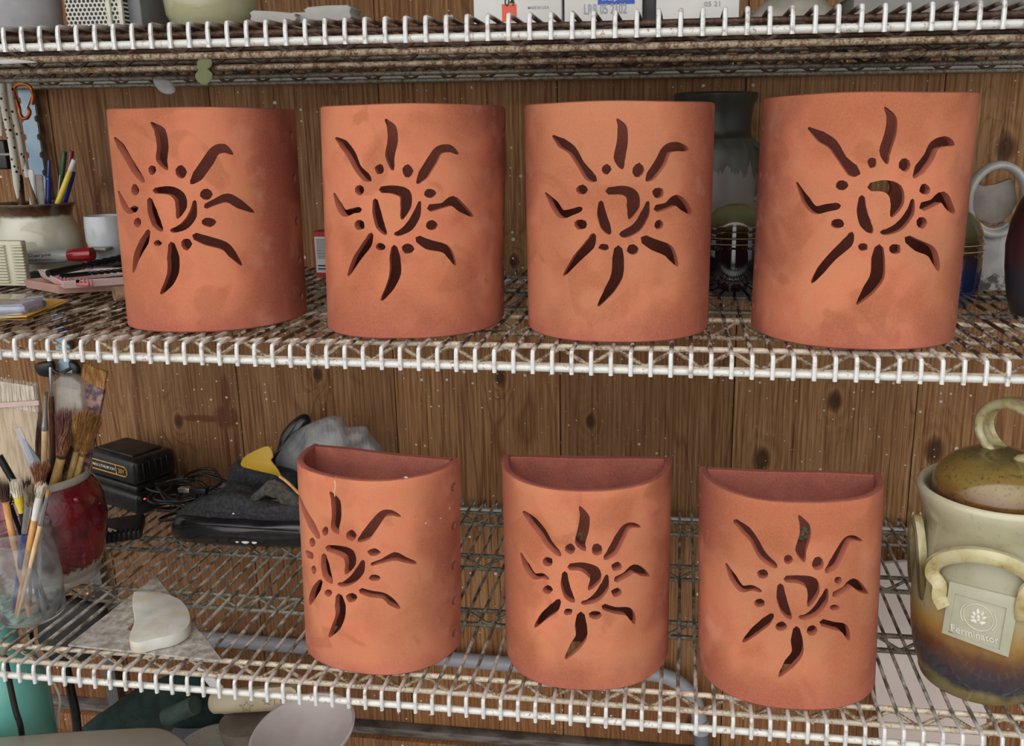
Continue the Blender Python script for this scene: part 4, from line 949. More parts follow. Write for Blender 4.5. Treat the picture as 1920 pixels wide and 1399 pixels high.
# blister packs of spade bits on yellow cards
t_ = NT('clear blister'); t_.set(Base_Color=(.86, .9, 1, 1), Roughness=.08, Alpha=1.0); t_.b.inputs['Transmission Weight'].default_value = .85; t_.b.inputs['IOR'].default_value = 1.25; M['clear'] = t_.m
plain('yellow_card', rgb(206, 160, 70), .6); plain('pack_silver', rgb(170, 174, 184), .3, .3, var=.15, sc=30)
for k, (dz, lb) in enumerate(((0, 'lower clear blister pack on a yellow card, front left of the middle shelf'), (20, 'upper clear blister pack on a yellow card, lying on top of the other'))):
    z0 = 4+dz; q = [on(-60, 602-k*8, z0), on(50, 600-k*5, z0), on(128-k*2, 566-k*3, z0), on(60, 560, z0), on(-60, 566, z0)]
    t = thing('blister_pack', lb, 'package', q[1], 'blister packs at the left of the middle shelf')
    MB().prism(q, (0, 0, 1.5)).build('card', M['yellow_card'], t)
    q2 = [on(-60, 598-k*8, z0+2), on(40, 596-k*5, z0+2), on(88, 577-k*3, z0+2), on(60, 566, z0+2), on(-60, 570, z0+2)]
    MB().prism(smooth3(q2, 2), (0, 0, 13), bev=2.5).build('blister', M['clear'], t)
    a, b = on(-40, 588-k*6, z0+8), on(44, 583-k*5, z0+8); c_ = on(84, 572-k*4, z0+8)
    MB().tube([a, b], [6, 5.4], 12).build('insert', M['pack_silver'], t)
    m = MB()
    for i in range(9): p = b.lerp(c_, i/9); d = (c_-b).normalized()*1.3; m.tube([p-d, p+d], 5.6, 10)
    m.tube([b, c_], 3.6, 8); m.build('spring', M['steel'], t)
o = MB().tube([on(214, 552, 13), on(214, 552, 13)+Vector((60, 70, 0))], 12, 24, caps=False).build('cardboard_tube', M['brown_wood'], None)
md = o.modifiers.new('s', 'SOLIDIFY'); md.thickness = .0015; tag(o, 'short brown cardboard tube under the trays, touching the leftmost sconce', 'tube')
# red box
rb = thing('small_box', 'small red and white printed box between the first two middle-shelf sconces', 'box', (133, 540, 1))
plain('red_card', rgb(168, 30, 34), .5); plain('white_label', rgb(206, 206, 206), .5, var=.03); plain('ink', rgb(60, 60, 66), .6)
a = at(586, 434, 540); zb = a.z; MB().rbox((a.x, 540, 1), (a.x+62, 580, zb), .8, 1).build('carton', M['red_card'], rb)
MB().box((a.x+2.5, 539.5, 12), (a.x+62, 540.2, zb-10)).build('label_panel', M['white_label'], rb)
m = MB(); rnd = random.Random(3)
for k in range(13): m.box((a.x+6, 539.2, zb-16-k*3), (a.x+16+rnd.uniform(8, 26), 539.5, zb-15-k*3))
m.box((a.x+6, 539.2, 24), (a.x+30, 539.5, 27)); m.box((a.x+6, 539.2, 18), (a.x+30, 539.5, 21)); m.build('fine_print', M['ink'], rb)
# ------------------------------------------------------------------ lower shelf, left: crock of brushes, glass jar, charger, cables, bag
VC = Vector((-290, 271, ZL))
t = NT('maroon drip glaze'); s = t.sep(t.pos(world=False)); n = t.noise(t.pos((1, 1, .5), world=False), 60, 4, .7); n2 = t.noise(t.pos(world=False), 18, 3)
h = t.math('ADD', s[2], t.math('MULTIPLY', t.math('SUBTRACT', n, .5), .05))
red = t.mix(t.r01(n2, .4, .65), rgb(120, 22, 34), rgb(78, 14, 26)); red = t.mix(t.math('MULTIPLY', t.r01(n, .6, .7), .4), red, rgb(120, 70, 80))
col = t.mix(t.r01(h, .028, .036), rgb(168, 160, 148), red); col = t.mix(t.r01(s[2], .188, .192), col, rgb(178, 172, 158))
t.set(Base_Color=col, Roughness=.12); t.b.inputs['Coat Weight'].default_value = .8; t.b.inputs['Coat Roughness'].default_value = .04
t.bump(t.noise(t.pos(world=False), 26, 3), .7, .006); M['maroon_drip'] = t.m
vs = thing('brush_crock', 'maroon glazed crock with grey rim full of brushes, left end of lower shelf', 'crock', VC)
MB().lathe([(0, 8), (64, 8), (66, 0), (73, 0), (74, 6), (70, 10), (75, 16), (85, 40), (93, 75), (97, 110), (95, 145), (87, 172), (79, 186), (79, 190), (82, 196), (81, 202), (76, 203), (72, 198), (76, 180), (86, 140), (84, 60), (60, 16), (0, 14)], VC, 72).build('body', M['maroon_drip'], vs, 60)
m = MB()
for a0, zz, r_ in ((-60, 150, 9), (-20, 168, 6), (-82, 110, 5)):
    a = math.radians(a0); m.lathe([(r_, -1), (r_*.9, 3), (r_*.5, 5), (0, 5.5)], VC+Vector((math.cos(a)*92, math.sin(a)*92, zz)), 14, 0, basis((0, 0, 0), (math.cos(a), math.sin(a), .1))[0])
m.build('glaze_blister', M['maroon_drip'], vs, 60)
def inv(dx, dy): return VC+Vector((dx, dy, 16))
# hake brushes: flat rows of bamboo with soft cream hair
def hake(label, p0, p1, width, hair, body, fr=.78, seed=0, thick=9, hairw=None, group=None):
    t = thing('flat_brush', label, 'brush', p0, group); P0, P1 = Vector(p0), Vector(p1); q = lambda f: P0+(P1-P0)*f
    A, L_ = basis(P0, P1); w_ = width/2; m = MB()
    ol = [(-w_*.3, 0), (-w_*.55, .25), (-w_*.9, .45), (-w_, .6), (-w_, fr), (w_, fr), (w_, .6), (w_*.9, .45), (w_*.55, .25), (w_*.3, 0)]
    m.prism([P0+A @ Vector((x, -thick/2, f*L_)) for x, f in ol], A @ Vector((0, thick, 0)), bev=1.2); m.build('body', M[body], t, 40)
    m = MB(); rnd = random.Random(seed); hw = (hairw or width)/2
    m.prism([q(fr)+A @ Vector((x, -thick*.4, z)) for x, z in ((-w_*.96, -4), (w_*.96, -4), (hw*.96, (1-fr)*L_*.9), (-hw*.96, (1-fr)*L_*.9))], A @ Vector((0, thick*.8, 0)))
    for i in range(240):
        x = rnd.uniform(-1, 1); yy = rnd.uniform(-thick*.5, thick*.5); b = q(fr)+A @ Vector((x*w_, yy, 0)); e = q(fr)+A @ Vector((x*hw+rnd.uniform(-2, 2), yy, (1-fr)*L_*rnd.uniform(.88, 1.03)))
        m.tube([b, b.lerp(e, .5)+A @ Vector((rnd.uniform(-.6, .6), 0, 0)), e], [.6, .55, .2], 3, caps=False)
    m.build('bristle', M[hair], t, 80); return t
two('hake_body', rgb(170, 148, 122), rgb(196, 176, 150), 60, stretch=(3, 3, .3), rough=.5); two('purple_ferrule', rgb(92, 66, 80), rgb(168, 134, 120), 90, .42, .56, .5, bump=.4)
t_ = NT('cloudy plastic'); t_.set(Base_Color=(.70, .66, .62, 1), Roughness=.3, Alpha=.45); t_.bump(t_.noise(t_.pos(), 60, 3), .6, .004); M['cloudy'] = t_.m
y0 = 250
h1 = hake('wide hake brush with cream hair, tallest and leftmost in the brush crock', inv(-50, -20), at(26, 712, 250), 92, 'hair_cream', 'hake_body', .86, 1, 11, 84)
MB().prism([at(-20, 757, 240), at(72, 751, 240), at(73, 760, 240), at(-20, 766, 240)], (0, 3, 0)).build('band', M['pink_plastic'], h1)
h2 = hake('flat brush inside a cloudy plastic sleeve, standing in the brush crock', inv(14, 20), at(136, 700, 290), 48, 'hair_grey', 'hake_body', .925, 2, 9, 44)
sl = [at(u, v, 280) for u, v in [(96, 872), (97, 800), (97, 735), (104, 716), (118, 703), (140, 705), (156, 716), (160, 760), (158, 800), (150, 872)]]
MB().prism([p+Vector((0, -9, 0)) for p in sl], (0, 22, 0), bev=3).build('sleeve', M['cloudy'], h2, 50)
hake('old flat brush with purple stained ferrule, rightmost of the tall ones in the crock', inv(-14, 26), at(182, 686, 288), 46, 'hair_tan', 'purple_ferrule', .91, 3, 8, 44)
G = 'paintbrushes in the maroon crock'
brush('small brush with pale wooden handle upright between the hake and the plastic sleeve', inv(-6, -34), at(86, 732, 215), 'pale_wood', 'steel', 'hair_grey', (.80, .955), 4, 3, (3, 5), n=40, seed=4, group=G, rtop=5)
pen('palette_knife', 'dark steel-tipped tool standing behind the pale-handled small brush', 'tool', inv(-8, 10), at(95, 688, 262), 4.5, [('handle', 'dark_wood', 0, .86, 1), ('tip', 'steel', .86, 1, .7)], group=G)
brush('bamboo brush with splayed mauve bristles, in front of the plastic sleeve', inv(-2, -6), at(120, 768, 250), 'bamboo', 'brown_wood', 'hair_mauve', (.70, .73), 4.5, 4.5, (6, 15), n=300, seed=5, group=G, tip=.2)
brush('bamboo brush with pointed oval brown head, lower right of the mauve-bristled one', inv(-40, -14), at(130, 801, 236), 'bamboo', 'dark_wood', 'hair_brown', (.80, .82), 7.5, 7.5, (8, 11), n=60, seed=6, group=G, spread=.4)
brush('bamboo brush with wide tan bristles, left of the two leaning right', inv(-18, 0), at(161, 772, 262), 'bamboo', 'brown_wood', 'hair_tan', (.76, .78), 5.5, 5.5, (7, 20), n=380, seed=7, group=G)
brush('bamboo brush with wide tan bristles, right of the two leaning right', inv(-18, 10), at(176, 778, 270), 'bamboo', 'brown_wood', 'hair_tan', (.74, .76), 5.5, 5.5, (7, 17), n=320, seed=8, group=G)
brush('short brush with fuzzy grey-brown head low between the bamboo brushes', inv(-14, 4), at(134, 828, 262), 'brown_wood', 'dark_wood', 'hair_dark', (.76, .79), 7, 6, (6, 11), n=90, seed=9, group=G)
brush('brush with thin dark pointed head just left of the tan bristles', inv(20, 20), at(141, 756, 285), 'bamboo', 'pale_wood', 'hair_dark', (.78, .83), 5, 5, (5, 4), n=40, seed=10, group=G, spread=.2)
brush('black-handled brush with dark hair beside the right edge of the wide hake', inv(-22, -16), at(74, 786, 222), 'brown_wood', 'steel', 'hair_dark', (.62, .70), 6, 6, (6, 6), n=60, seed=11, group=G, spread=.8)
t = thing('spatula', 'steel knife blade leaning left across the wide hake brush', 'tool', inv(-14, -50), G)
p = [at(u, v, 196) for u, v in [(40, 822), (46, 824), (74, 862), (84, 900), (70, 905), (56, 872)]]
MB().prism(p, (0, 1.5, 0)).build('blade', M['steel'], t); MB().tube([at(78, 900, 197), inv(-4, -46)], 5, 10).build('handle', M['dark_wood'], t)
t = thing('plastic_strip', 'clear plastic strip leaning left in front of the wide hake brush', 'tool', inv(-20, -54), G)
MB().prism([at(u, v, 190) for u, v in [(26, 806), (38, 801), (76, 892), (64, 898)]], (0, 1.5, 0)).build('strip', M['clear'], t)
o = MB().tube([at(-2, 855, 195), at(24, 900, 200)], 6, 10).build('black_stick', M['black_plastic'], None); tag(o, 'black stick at the left edge in front of the wide hake', 'stick')
# glass jar
GC = Vector((-232, 133, ZL)); gj = thing('glass_jar', 'clear glass jar packed with small paintbrushes, front left of lower shelf', 'jar', GC)
t = NT('dusty glass'); t.set(Base_Color=(.93, .95, .95, 1), Roughness=.06); t.b.inputs['Transmission Weight'].default_value = 1; t.b.inputs['IOR'].default_value = 1.3
n = t.noise(t.pos(), 28, 4, .6); mx = t.n.new('ShaderNodeMixShader'); df = t.n.new('ShaderNodeBsdfDiffuse'); df.inputs[0].default_value = (.62, .64, .65, 1)
t.l.new(t.math('MULTIPLY_ADD', t.r01(n, .45, .75), .30, .05), mx.inputs[0]); t.l.new(t.b.outputs[0], mx.inputs[1]); t.l.new(df.outputs[0], mx.inputs[2])
t.l.new(mx.outputs[0], t.n['Material Output'].inputs[0]); M['glass'] = t.m
MB().lathe([(0, 0), (40, 0), (47, 3), (50, 9), (51.5, 60), (52, 110), (51, 128), (47, 138), (45, 142), (47, 145), (45.5, 148), (47.5, 153), (47, 163), (45, 166), (43, 165), (42.5, 145), (43, 138), (48, 124), (49, 60), (47.5, 12), (40, 6), (0, 5)], GC, 64).build('body', M['glass'], gj, 60)
def ing(dx, dy): return GC+Vector((dx, dy, 9))
G2 = 'small paintbrushes in the glass jar'
for a in ((ing(4, 8), at(76, 868, 138), 'white_plastic', 'white_plastic', 'hair_brown', (.80, .86), 4, 6, (6, 15), 380, 'fluffy fan-shaped brown mop brush, tallest in the glass jar'),
          (ing(10, -22), at(3, 906, 104), 'orange_wood', 'orange_wood', 'hair_dark', (.86, .87), 5, 6, (6, 10), 110, 'orange-handled brush with dark bushy head at the left of the glass jar'),
          (ing(20, -8), at(28, 898, 112), 'black_plastic', 'yellow_paint', 'hair_cream', (.76, .88), 4, 7, (8, 10), 80, 'brush with white hair above a yellow ferrule in the glass jar'),
          (ing(-24, -18), at(59, 912, 100), 'blue_plastic', 'steel', 'hair_grey', (.66, .86), 5, 6, (6, 11), 130, 'blue-handled brush with silver ferrule and fuzzy grey head'),
          (ing(-12, -26), at(78, 905, 106), 'orange_wood', 'white_plastic', 'hair_cream', (.74, .90), 5, 6, (6, 9), 60, 'wooden brush with white square-cut hair, right of the grey fuzzy one'),
          (ing(-6, -30), at(92, 918, 96), 'pale_wood', 'steel', 'hair_tan', (.74, .95), 3.5, 3, (3, 4), 30, 'thin pointed brush leaning furthest right in the glass jar'),
          (ing(-20, 20), at(50, 896, 150), 'dark_wood', 'dark_wood', 'hair_dark', (.84, .86), 4, 4, (4, 8), 60, 'dark brush at the back of the glass jar'),
          (ing(-26, 6), at(66, 905, 130), 'yellow_paint', 'brass', 'hair_brown', (.76, .88), 4, 5, (5, 7), 50, 'yellow-handled brush with brass ferrule in the glass jar')):
    p0, p1, hm, fm, bm_, fr, rh, rf, rb, n, lb = a
    brush(lb, p0, p1, hm, fm, bm_, fr, rh, rf, rb, n=n, seed=len(lb), group=G2)
t = thing('twist_drill', 'black and white ribbed tool between the brushes of the glass jar', 'tool', ing(26, 4), G2)
MB().tube([ing(26, 4), at(20, 948, 118)], 3.5, 8).build('shaft', M['black_plastic'], t)
m = MB(); a, b = at(20, 948, 118), at(30, 912, 118)
m.tube([a, b], 4, 8); m.build('core', M['black_plastic'], t); m = MB()
for k in range(7): p = a.lerp(b, (k+.5)/7); m.tube([p+Vector((-5, -2, -1.5)), p+Vector((5, -2, 2))], 1.3, 6)
m.build('rib', M['white_plastic'], t)

# battery on its charger
two('black_rubber', rgb(18, 18, 20), rgb(34, 34, 34), 60, rough=.35, bump=.15)
def obox(m, c, ux, size, r=4, n=3, mi=0):
    "rounded box at c (bottom centre), long axis along ux"
    a = MB().rbox((-size[0]/2, -size[1]/2, 0), (size[0]/2, size[1]/2, size[2]), r, n); ux = Vector(ux).normalized(); uy = Vector((-ux.y, ux.x, 0)); uz = ux.cross(uy)
    m.add([Vector(c)+ux*v.x+uy*v.y+uz*v.z for v in a.v], a.f, mi); return m
BC = Vector((-352, 618, ZL)); ux = Vector((1, -.42, 0)).normalized(); uy = Vector((-ux.y, ux.x, 0))
ch = thing('battery_charger', 'black power-tool battery charger against the wall behind the brush crock', 'charger', BC)
obox(MB(), BC+Vector((0, 0, 0)), ux, (188, 116, 50), 12, 4).build('base', M['black_rubber'], ch, 50)
obox(MB(), BC+Vector((0, 0, 48)), ux, (164, 100, 16), 5).build('deck', M['black_rubber'], ch, 50)
m = MB(); pl = BC+ux*93+Vector((0, 0, 36)); m.lathe([(0, 0), (3, 0), (2.6, 2), (0, 3)], pl-uy*42, 12); 
pl_ = NT('red led'); pl_.set(Base_Color=(.8, .02, .02, 1)); pl_.b.inputs['Emission Color'].default_value = (1, .05, .03, 1); pl_.b.inputs['Emission Strength'].default_value = 2.5; M['led'] = pl_.m
m.build('charge_light', M['led'], ch)
bt = thing('tool_battery', 'black battery pack with yellow outlined label, docked on the charger', 'battery', BC+Vector((0, 0, 63)))
obox(MB(), BC+Vector((0, 0, 63)), ux, (172, 104, 60), 14, 4).build('case', M['black_rubber'], bt, 50)
obox(MB(), BC+Vector((0, 0, 121)), ux, (120, 72, 6), 2).build('top_plate', M['charcoal'], bt, 50)
plain('label_yellow', rgb(206, 160, 84), .4)
ft = BC-uy*52.4+Vector((0, 0, 94)); fx = lambda a, b, o=0: ft+ux*a+Vector((0, 0, b))-uy*o
m = MB(); m.tube([fx(-64, -11, .4), fx(54, -11, .4), fx(60, -5, .4), fx(60, 5, .4), fx(54, 11, .4), fx(-64, 11, .4)], 1.5, 6, closed=True); m.prism([fx(22, -11, .2), fx(24.5, -11, .2), fx(24.5, 11, .2), fx(22, 11, .2)], -uy*1.0); m.build('label_outline', M['label_yellow'], bt)
def flat_text(txt, o, x, y, width, height, mat, parent, name='lettering', thick=.2):
    tv, tf = text_verts(txt, 1.0, 0, .01); xs = [v.x for v in tv]; ys = [v.y for v in tv]; f = frame(x, y, o); w_ = max(xs)-min(xs); h_ = max(ys)-min(ys)
    m = MB(); m.v = [f(((v.x-min(xs))/w_*width, (v.y-min(ys))/h_*height, thick)) for v in tv]; m.f = tf; m.mi = [0]*len(tf); return m.build(name, M[mat], parent, merge=False)
flat_text('MAX LITHIUM ION', fx(-60, -3.5, .8), ux, (0, 0, 1), 78, 7, 'white_plastic', bt); flat_text('20V', fx(30, -5, .8), ux, (0, 0, 1), 22, 10, 'label_yellow', bt)
m = MB()
for k in range(5): obox(m, BC+ux*(82+.5*k)+uy*(k*14-30)+Vector((0, 0, 76)), ux, (14, 7, 38), 2)
m.build('vent_ribs', M['black_plastic'], bt, 40)
# ribbed black pack with a white card in front of the charger
pk = thing('ribbed_case', 'flat ribbed black case with a white card corner, between crock and charger', 'case', on(235, 960, ZL))
pc_ = Vector((-283, 446, ZL)); obox(MB(), pc_, (1, .5, 0), (96, 88, 22), 6).build('case', M['charcoal'], pk, 50)
ux2 = Vector((1, .5, 0)).normalized(); uy2 = Vector((-ux2.y, ux2.x, 0)); m = MB()
for k in range(9): m.tube([pc_-uy2*45+ux2*(k*9-34)+Vector((0, 0, 3)), pc_-uy2*46+ux2*(k*9-32)+Vector((0, 0, 21)), pc_-uy2*36+ux2*(k*9-30)+Vector((0, 0, 24))], 2, 6)
m.build('ribs', M['black_plastic'], pk); m = MB(); b_ = pc_+Vector((0, 0, 23))
m.prism([b_-uy2*40-ux2*44, b_-uy2*38+ux2*6, b_+uy2*16-ux2*44], (0, 0, 1)); m.build('card', M['white_plastic'], pk)
# tangle of black cable
rnd = random.Random(11); CC = Vector((-172, 545, ZL)); pts = []
for k in range(150):
    a = k*.33; r_ = 60+18*math.sin(k*.61)+8*math.sin(k*1.7); pts.append(CC+Vector((r_*math.cos(a)*1.05+12*math.sin(k*.13), r_*math.sin(a)*.85, 6+k*.36+14*(1+math.sin(k*.37+1)))))
cb = thing('cable_coil', 'tangled coil of thin black cable beside the battery charger', 'cable', CC)
MB().tube(crv(pts, 3), 3.2, 7).build('cable', M['black_rubber'], cb, 70)
pg = at(347, 919, 455); MB().rbox(tuple(pg-Vector((12, 6, 4))), tuple(pg+Vector((12, 6, 6))), 1.5).build('plug', M['steel'], cb)
MB().rbox(tuple(pg+Vector((12, -8, -6))), tuple(pg+Vector((48, 8, 8))), 2.5).build('plug_grip', M['black_plastic'], cb)
MB().tube(crv([CC+Vector((50, 30, 30)), CC+Vector((40, 60, 60)), CC+Vector((-10, 70, 72)), CC+Vector((-60, 60, 50)), CC+Vector((-120, 30, 60))], 6), 2.4, 7).build('cable_loop', M['black_rubber'], cb, 70)
# dusty pink disc
o = MB().lathe([(0, 0), (52, 0), (56, 3), (56, 12), (52, 16), (44, 14), (0, 13)], Vector((0, 0, 0)), 48)
A = Matrix.Rotation(math.radians(38), 3, 'X'); p_ = at(446, 925, 580); o.v = [A @ v+Vector((p_.x, 585, ZL+30)) for v in o.v]
two('pink_slab', rgb(120, 92, 88), rgb(148, 116, 110), 30, rough=.7); o = o.build('pottery_disc', M['pink_slab'], None, 50); tag(o, 'dusty pink clay disc leaning behind the black bag', 'disc')
# black bag
two('black_leather', rgb(16, 16, 18), rgb(32, 32, 34), 30, rough=.28, bump=.25, coat=.3); two('black_cloth', rgb(30, 31, 34), rgb(52, 54, 58), 140, rough=.8, bump=.4); two('grey_strap', rgb(58, 56, 50), rgb(86, 82, 74), 120, rough=.9, bump=.5)
BG = Vector((-10, 440, ZL)); bag = thing('tool_bag', 'shiny black zip bag lying flat beside the lower-left sconce', 'bag', BG)
def P(u, v, y): return at(u, v, y)
lo = [P(326, 992, 438), P(330, 974, 438), P(350, 962, 438), P(420, 964, 438), P(520, 970, 438), P(600, 976, 438), P(640, 1000, 438), P(600, 1022, 438), P(520, 1024, 438), P(420, 1020, 438), P(345, 1012, 438), P(330, 1002, 438)]
MB().pillow(lo, (0, -1, .25), 86, 7, sub=4, puff=.75).build('lower_roll', M['black_leather'], bag, 70)
uo = [P(328, 976, 446), P(345, 950, 446), P(385, 932, 446), P(440, 920, 446), P(470, 926, 446), P(520, 940, 446), P(600, 944, 446), P(630, 964, 446), P(600, 990, 446), P(500, 988, 446), P(400, 984, 446), P(340, 984, 446)]
MB().pillow(uo, (0, -1, .4), 72, 7, sub=4, puff=.8, wr=1.6).build('upper_fold', M['black_cloth'], bag, 70)
MB().pillow([P(355, 950, 440), P(400, 925, 470), P(450, 910, 480), P(480, 918, 480), P(500, 935, 470), P(460, 950, 450), P(400, 965, 440)], (0, -.5, 1), 40, 6, sub=4, wr=2, seed=3).build('flap', M['black_cloth'], bag, 70)
m = MB().tube(crv([P(330, 990, 400), P(380, 985, 394), P(460, 990, 392), P(560, 996, 392)], 6), 1.6, 6); m.build('piping', M['black_leather'], bag)
m = MB()
for (u, v, a, b) in ((438, 963, 2.6, 2), (445, 1016, 4, 2.4), (460, 1015, 9, 3.4), (477, 1017, 6, 2.6)):
    c = P(u, v, 402) ; 
    m.lathe([(0, 0), (a, 0), (a*.8, 1.6), (0, 2)], c, 10, 0, basis((0, 0, 0), (0, -1, .3))[0], 1, .6)
m.build('paint_splash', M['white_plastic'], bag)
st = thing('fabric_strap', 'knotted dark grey webbing strap lying on the black bag', 'strap', P(510, 930, 440))
MB().pillow([P(470, 932, 428), P(492, 912, 428), P(505, 900, 428), P(518, 902, 428), P(530, 925, 428), P(520, 935, 428), P(500, 930, 428), P(480, 940, 428)], (0, -1, .3), 26, 5, sub=3, wr=1.5).build('knot', M['grey_strap'], st, 70)
MB().pillow([P(512, 900, 420), P(530, 905, 420), P(556, 925, 420), P(566, 950, 420), P(540, 948, 420), P(522, 940, 420)], (0, -1, .3), 22, 5, sub=3, wr=1.5, seed=4).build('loop', M['grey_strap'], st, 70)
MB().tube(crv([P(524, 893, 412), P(540, 905, 410), P(560, 925, 408), P(572, 940, 408)], 4), 3, 8).build('leather_edge', M['orange_wood'], st)
# pouch with yellow flap
pu = thing('tool_pouch', 'black canvas pouch with a bright yellow flap, behind the black bag', 'pouch', P(490, 905, 560))
q = [P(437, 872, 560), P(452, 862, 560), P(500, 872, 560), P(560, 886, 560), P(560, 930, 560), P(500, 935, 560), P(428, 925, 560), P(430, 900, 560)]
MB().pillow(q, (0, -1, .2), 60, 6, sub=3, puff=.6).build('pouch', M['black_cloth'], pu, 60)
plain('yellow_vinyl', rgb(196, 156, 44), .45, var=.12, sc=12, bump=.15)
q = [P(452, 874, 516), P(455, 860, 516), P(474, 847, 516), P(503, 837, 516), P(512, 856, 514), P(508, 864, 514), P(520, 880, 512), P(531, 902, 510), P(518, 892, 510), P(490, 885, 512), P(470, 880, 514)]
MB().prism(smooth3(q, 3), (0, 4, 0), bev=1).build('flap', M['yellow_vinyl'], pu, 50)
kp = thing('knee_pad', 'glossy black rounded pad leaning on the wall behind the plastic bag', 'pad', P(540, 860, 650))
MB().pillow([P(500, 862, 650), P(520, 842, 650), P(530, 810, 650), P(552, 785, 650), P(572, 776, 650), P(582, 790, 650), P(572, 830, 650), P(560, 880, 650), P(520, 900, 650)], (0, -1, .1), 50, 6, sub=4).build('pad', M['black_leather'], kp, 70)
# crumpled clear bag
t_ = NT('crumpled plastic'); n = t_.noise(t_.pos(), 14, 4, .6, 1.0)
t_.set(Base_Color=t_.mix(t_.r01(n, .4, .6), rgb(140, 146, 156), rgb(214, 216, 218)), Roughness=.1, Alpha=.32); t_.b.inputs['Coat Weight'].default_value = .7; t_.bump(n, .5, .006); M['crumpled'] = t_.m
pb = thing('plastic_bag', 'crumpled clear plastic bag behind the lower-left sconce', 'bag', P(620, 880, 600))
def crumple(poly, y, T, seed, name):
    m = MB().pillow([P(u, v, y) for u, v in poly], (0, -1, .1), T, 8, sub=4, puff=.8, seed=seed); rnd = random.Random(seed)
    from mathutils import noise as mn
    m.v = [v+mn.noise_vector(v*.018)*12+mn.noise_vector(v*.045)*3 for v in m.v]
    return m.build(name, M['crumpled'], pb, 24)
crumple([(514, 855), (530, 830), (560, 808), (625, 781), (640, 795), (655, 840), (640, 870), (600, 900), (560, 900), (530, 880)], 590, 70, 2, 'bag_body')
crumple([(636, 800), (655, 802), (688, 802), (698, 825), (712, 852), (690, 880), (650, 880), (636, 850)], 610, 40, 5, 'bag_tail')
# set square and half-round slab
sq = thing('set_square', 'scuffed clear acrylic set square lying on the lower shelf wires', 'set square', on(280, 1180, ZL+1))
t_ = NT('scuffed acrylic'); n = t_.noise(t_.pos((1, 1, 1)), 60, 5, .7); t_.set(Base_Color=t_.mix(t_.r01(n, .4, .62), rgb(150, 142, 132), rgb(206, 202, 196)), Roughness=.2, Alpha=.8); M['acrylic'] = t_.m
z = ZL+.3; A_, B_, C_ = on(128, 1212, z), on(418, 1242, z), on(292, 1083, z); cen = (A_+B_+C_)/3
i_ = [cen+(p-cen)*.30 for p in (A_, B_, C_)]; m = MB(); o3 = [A_, B_, C_]; V = o3+i_; V += [p+Vector((0, 0, 3)) for p in V]
m.add(V, [(0, 1, 4, 3), (1, 2, 5, 4), (2, 0, 3, 5), (6, 9, 10, 7), (7, 10, 11, 8), (8, 11, 9, 6), (0, 6, 7, 1), (1, 7, 8, 2), (2, 8, 6, 0), (3, 4, 10, 9), (4, 5, 11, 10), (5, 3, 9, 11)])
m.build('plate', M['acrylic'], sq, 30)
t = NT('bisque slab'); n = t.noise(t.pos(), 30, 4); s = t.sep(t.pos(world=False)); t.set(Base_Color=t.mix(t.math('MULTIPLY', t.r01(t.noise(t.pos((1, 1, 3)), 24, 2, .5, .6), .52, .6), .35), t.mix(t.r01(n, .35, .65), rgb(186, 184, 174), rgb(204, 202, 194)), rgb(196, 166, 118)), Roughness=.65); t.bump(n, .1, .001); M['bisque'] = t.m
z = ZL+4; h_ = 20
ol = [(250, 1112), (256, 1108), (300, 1110), (335, 1122), (352, 1140), (357, 1160), (350, 1176), (325, 1190), (290, 1198), (258, 1205), (243, 1200), (244, 1186), (250, 1170), (252, 1158), (249, 1140), (248, 1125)]
pl = [on(u, v, z+h_) for u, v in ol]
o = MB().prism([p-Vector((0, 0, h_)) for p in smooth3(pl, 3)], (0, 0, h_), bev=2).build('half_round_slab', M['bisque'], None, 40)
tag(o, 'pale half-round fired clay slab with a nick, resting on the set square', 'clay slab')

sp = thing('spring_clamp', 'black spring clamp on the pale blue upright, just under the middle shelf', 'clamp', at(105, 700, 690))
MB().pillow([at(u, v, 690) for u, v in [(66, 684), (80, 678), (100, 676), (104, 690), (98, 706), (74, 704)]], (0, -1, .2), 24, 5, sub=3).build('grip', M['black_plastic'], sp, 60)
MB().pillow([at(u, v, 686) for u, v in [(132, 676), (146, 682), (151, 696), (146, 712), (138, 708), (140, 694), (130, 684)]], (0, -1, .2), 18, 5, sub=3).build('grip', M['black_plastic'], sp, 60)
MB().tube(crv([at(96, 690, 684), at(112, 700, 682), at(134, 690, 682)], 5), 4, 8).build('spring', M['steel_dark'], sp, 60)
# ------------------------------------------------------------------ things on the top shelf (only their feet show)
zt = ZT+1
def X(u, v, y): return at(u, v, y)
o = MB().lathe([(0, 0), (90, 0), (96, 5), (99, 14), (100, 18), (97, 22), (103, 170), (98, 170), (92, 20), (0, 16)], (X(-10, 30, 220).x-6, 220, zt), 64)
two('white_bucket', rgb(178, 176, 182), rgb(206, 204, 206), 9, rough=.4); o = o.build('bucket', M['white_bucket'], None, 50); tag(o, 'greyish white plastic bucket at the left end of the top shelf', 'bucket')
t = thing('perforated_box', 'white perforated metal box on the top shelf, right of the white bucket', 'box', (X(176, 40, 200).x, 240, zt))
x0, x1 = X(124, 30, 200).x, X(231, 30, 200).x; xm = X(204, 30, 200).x
tm = NT('perforated'); 
s = tm.sep(tm.pos()); 
def hexd(ox, oz, px_=6.9, pz_=6.0):
    fx_ = tm.math('SUBTRACT', tm.math('FRACT', tm.math('DIVIDE', tm.math('ADD', s[0], ox/1000), px_/1000)), .5); fz_ = tm.math('SUBTRACT', tm.math('FRACT', tm.math('DIVIDE', tm.math('ADD', s[2], oz/1000), 2*pz_/1000)), .5)
    return tm.math('SQRT', tm.math('ADD', tm.math('POWER', tm.math('MULTIPLY', fx_, px_), 2), tm.math('POWER', tm.math('MULTIPLY', fz_, 2*pz_), 2)))
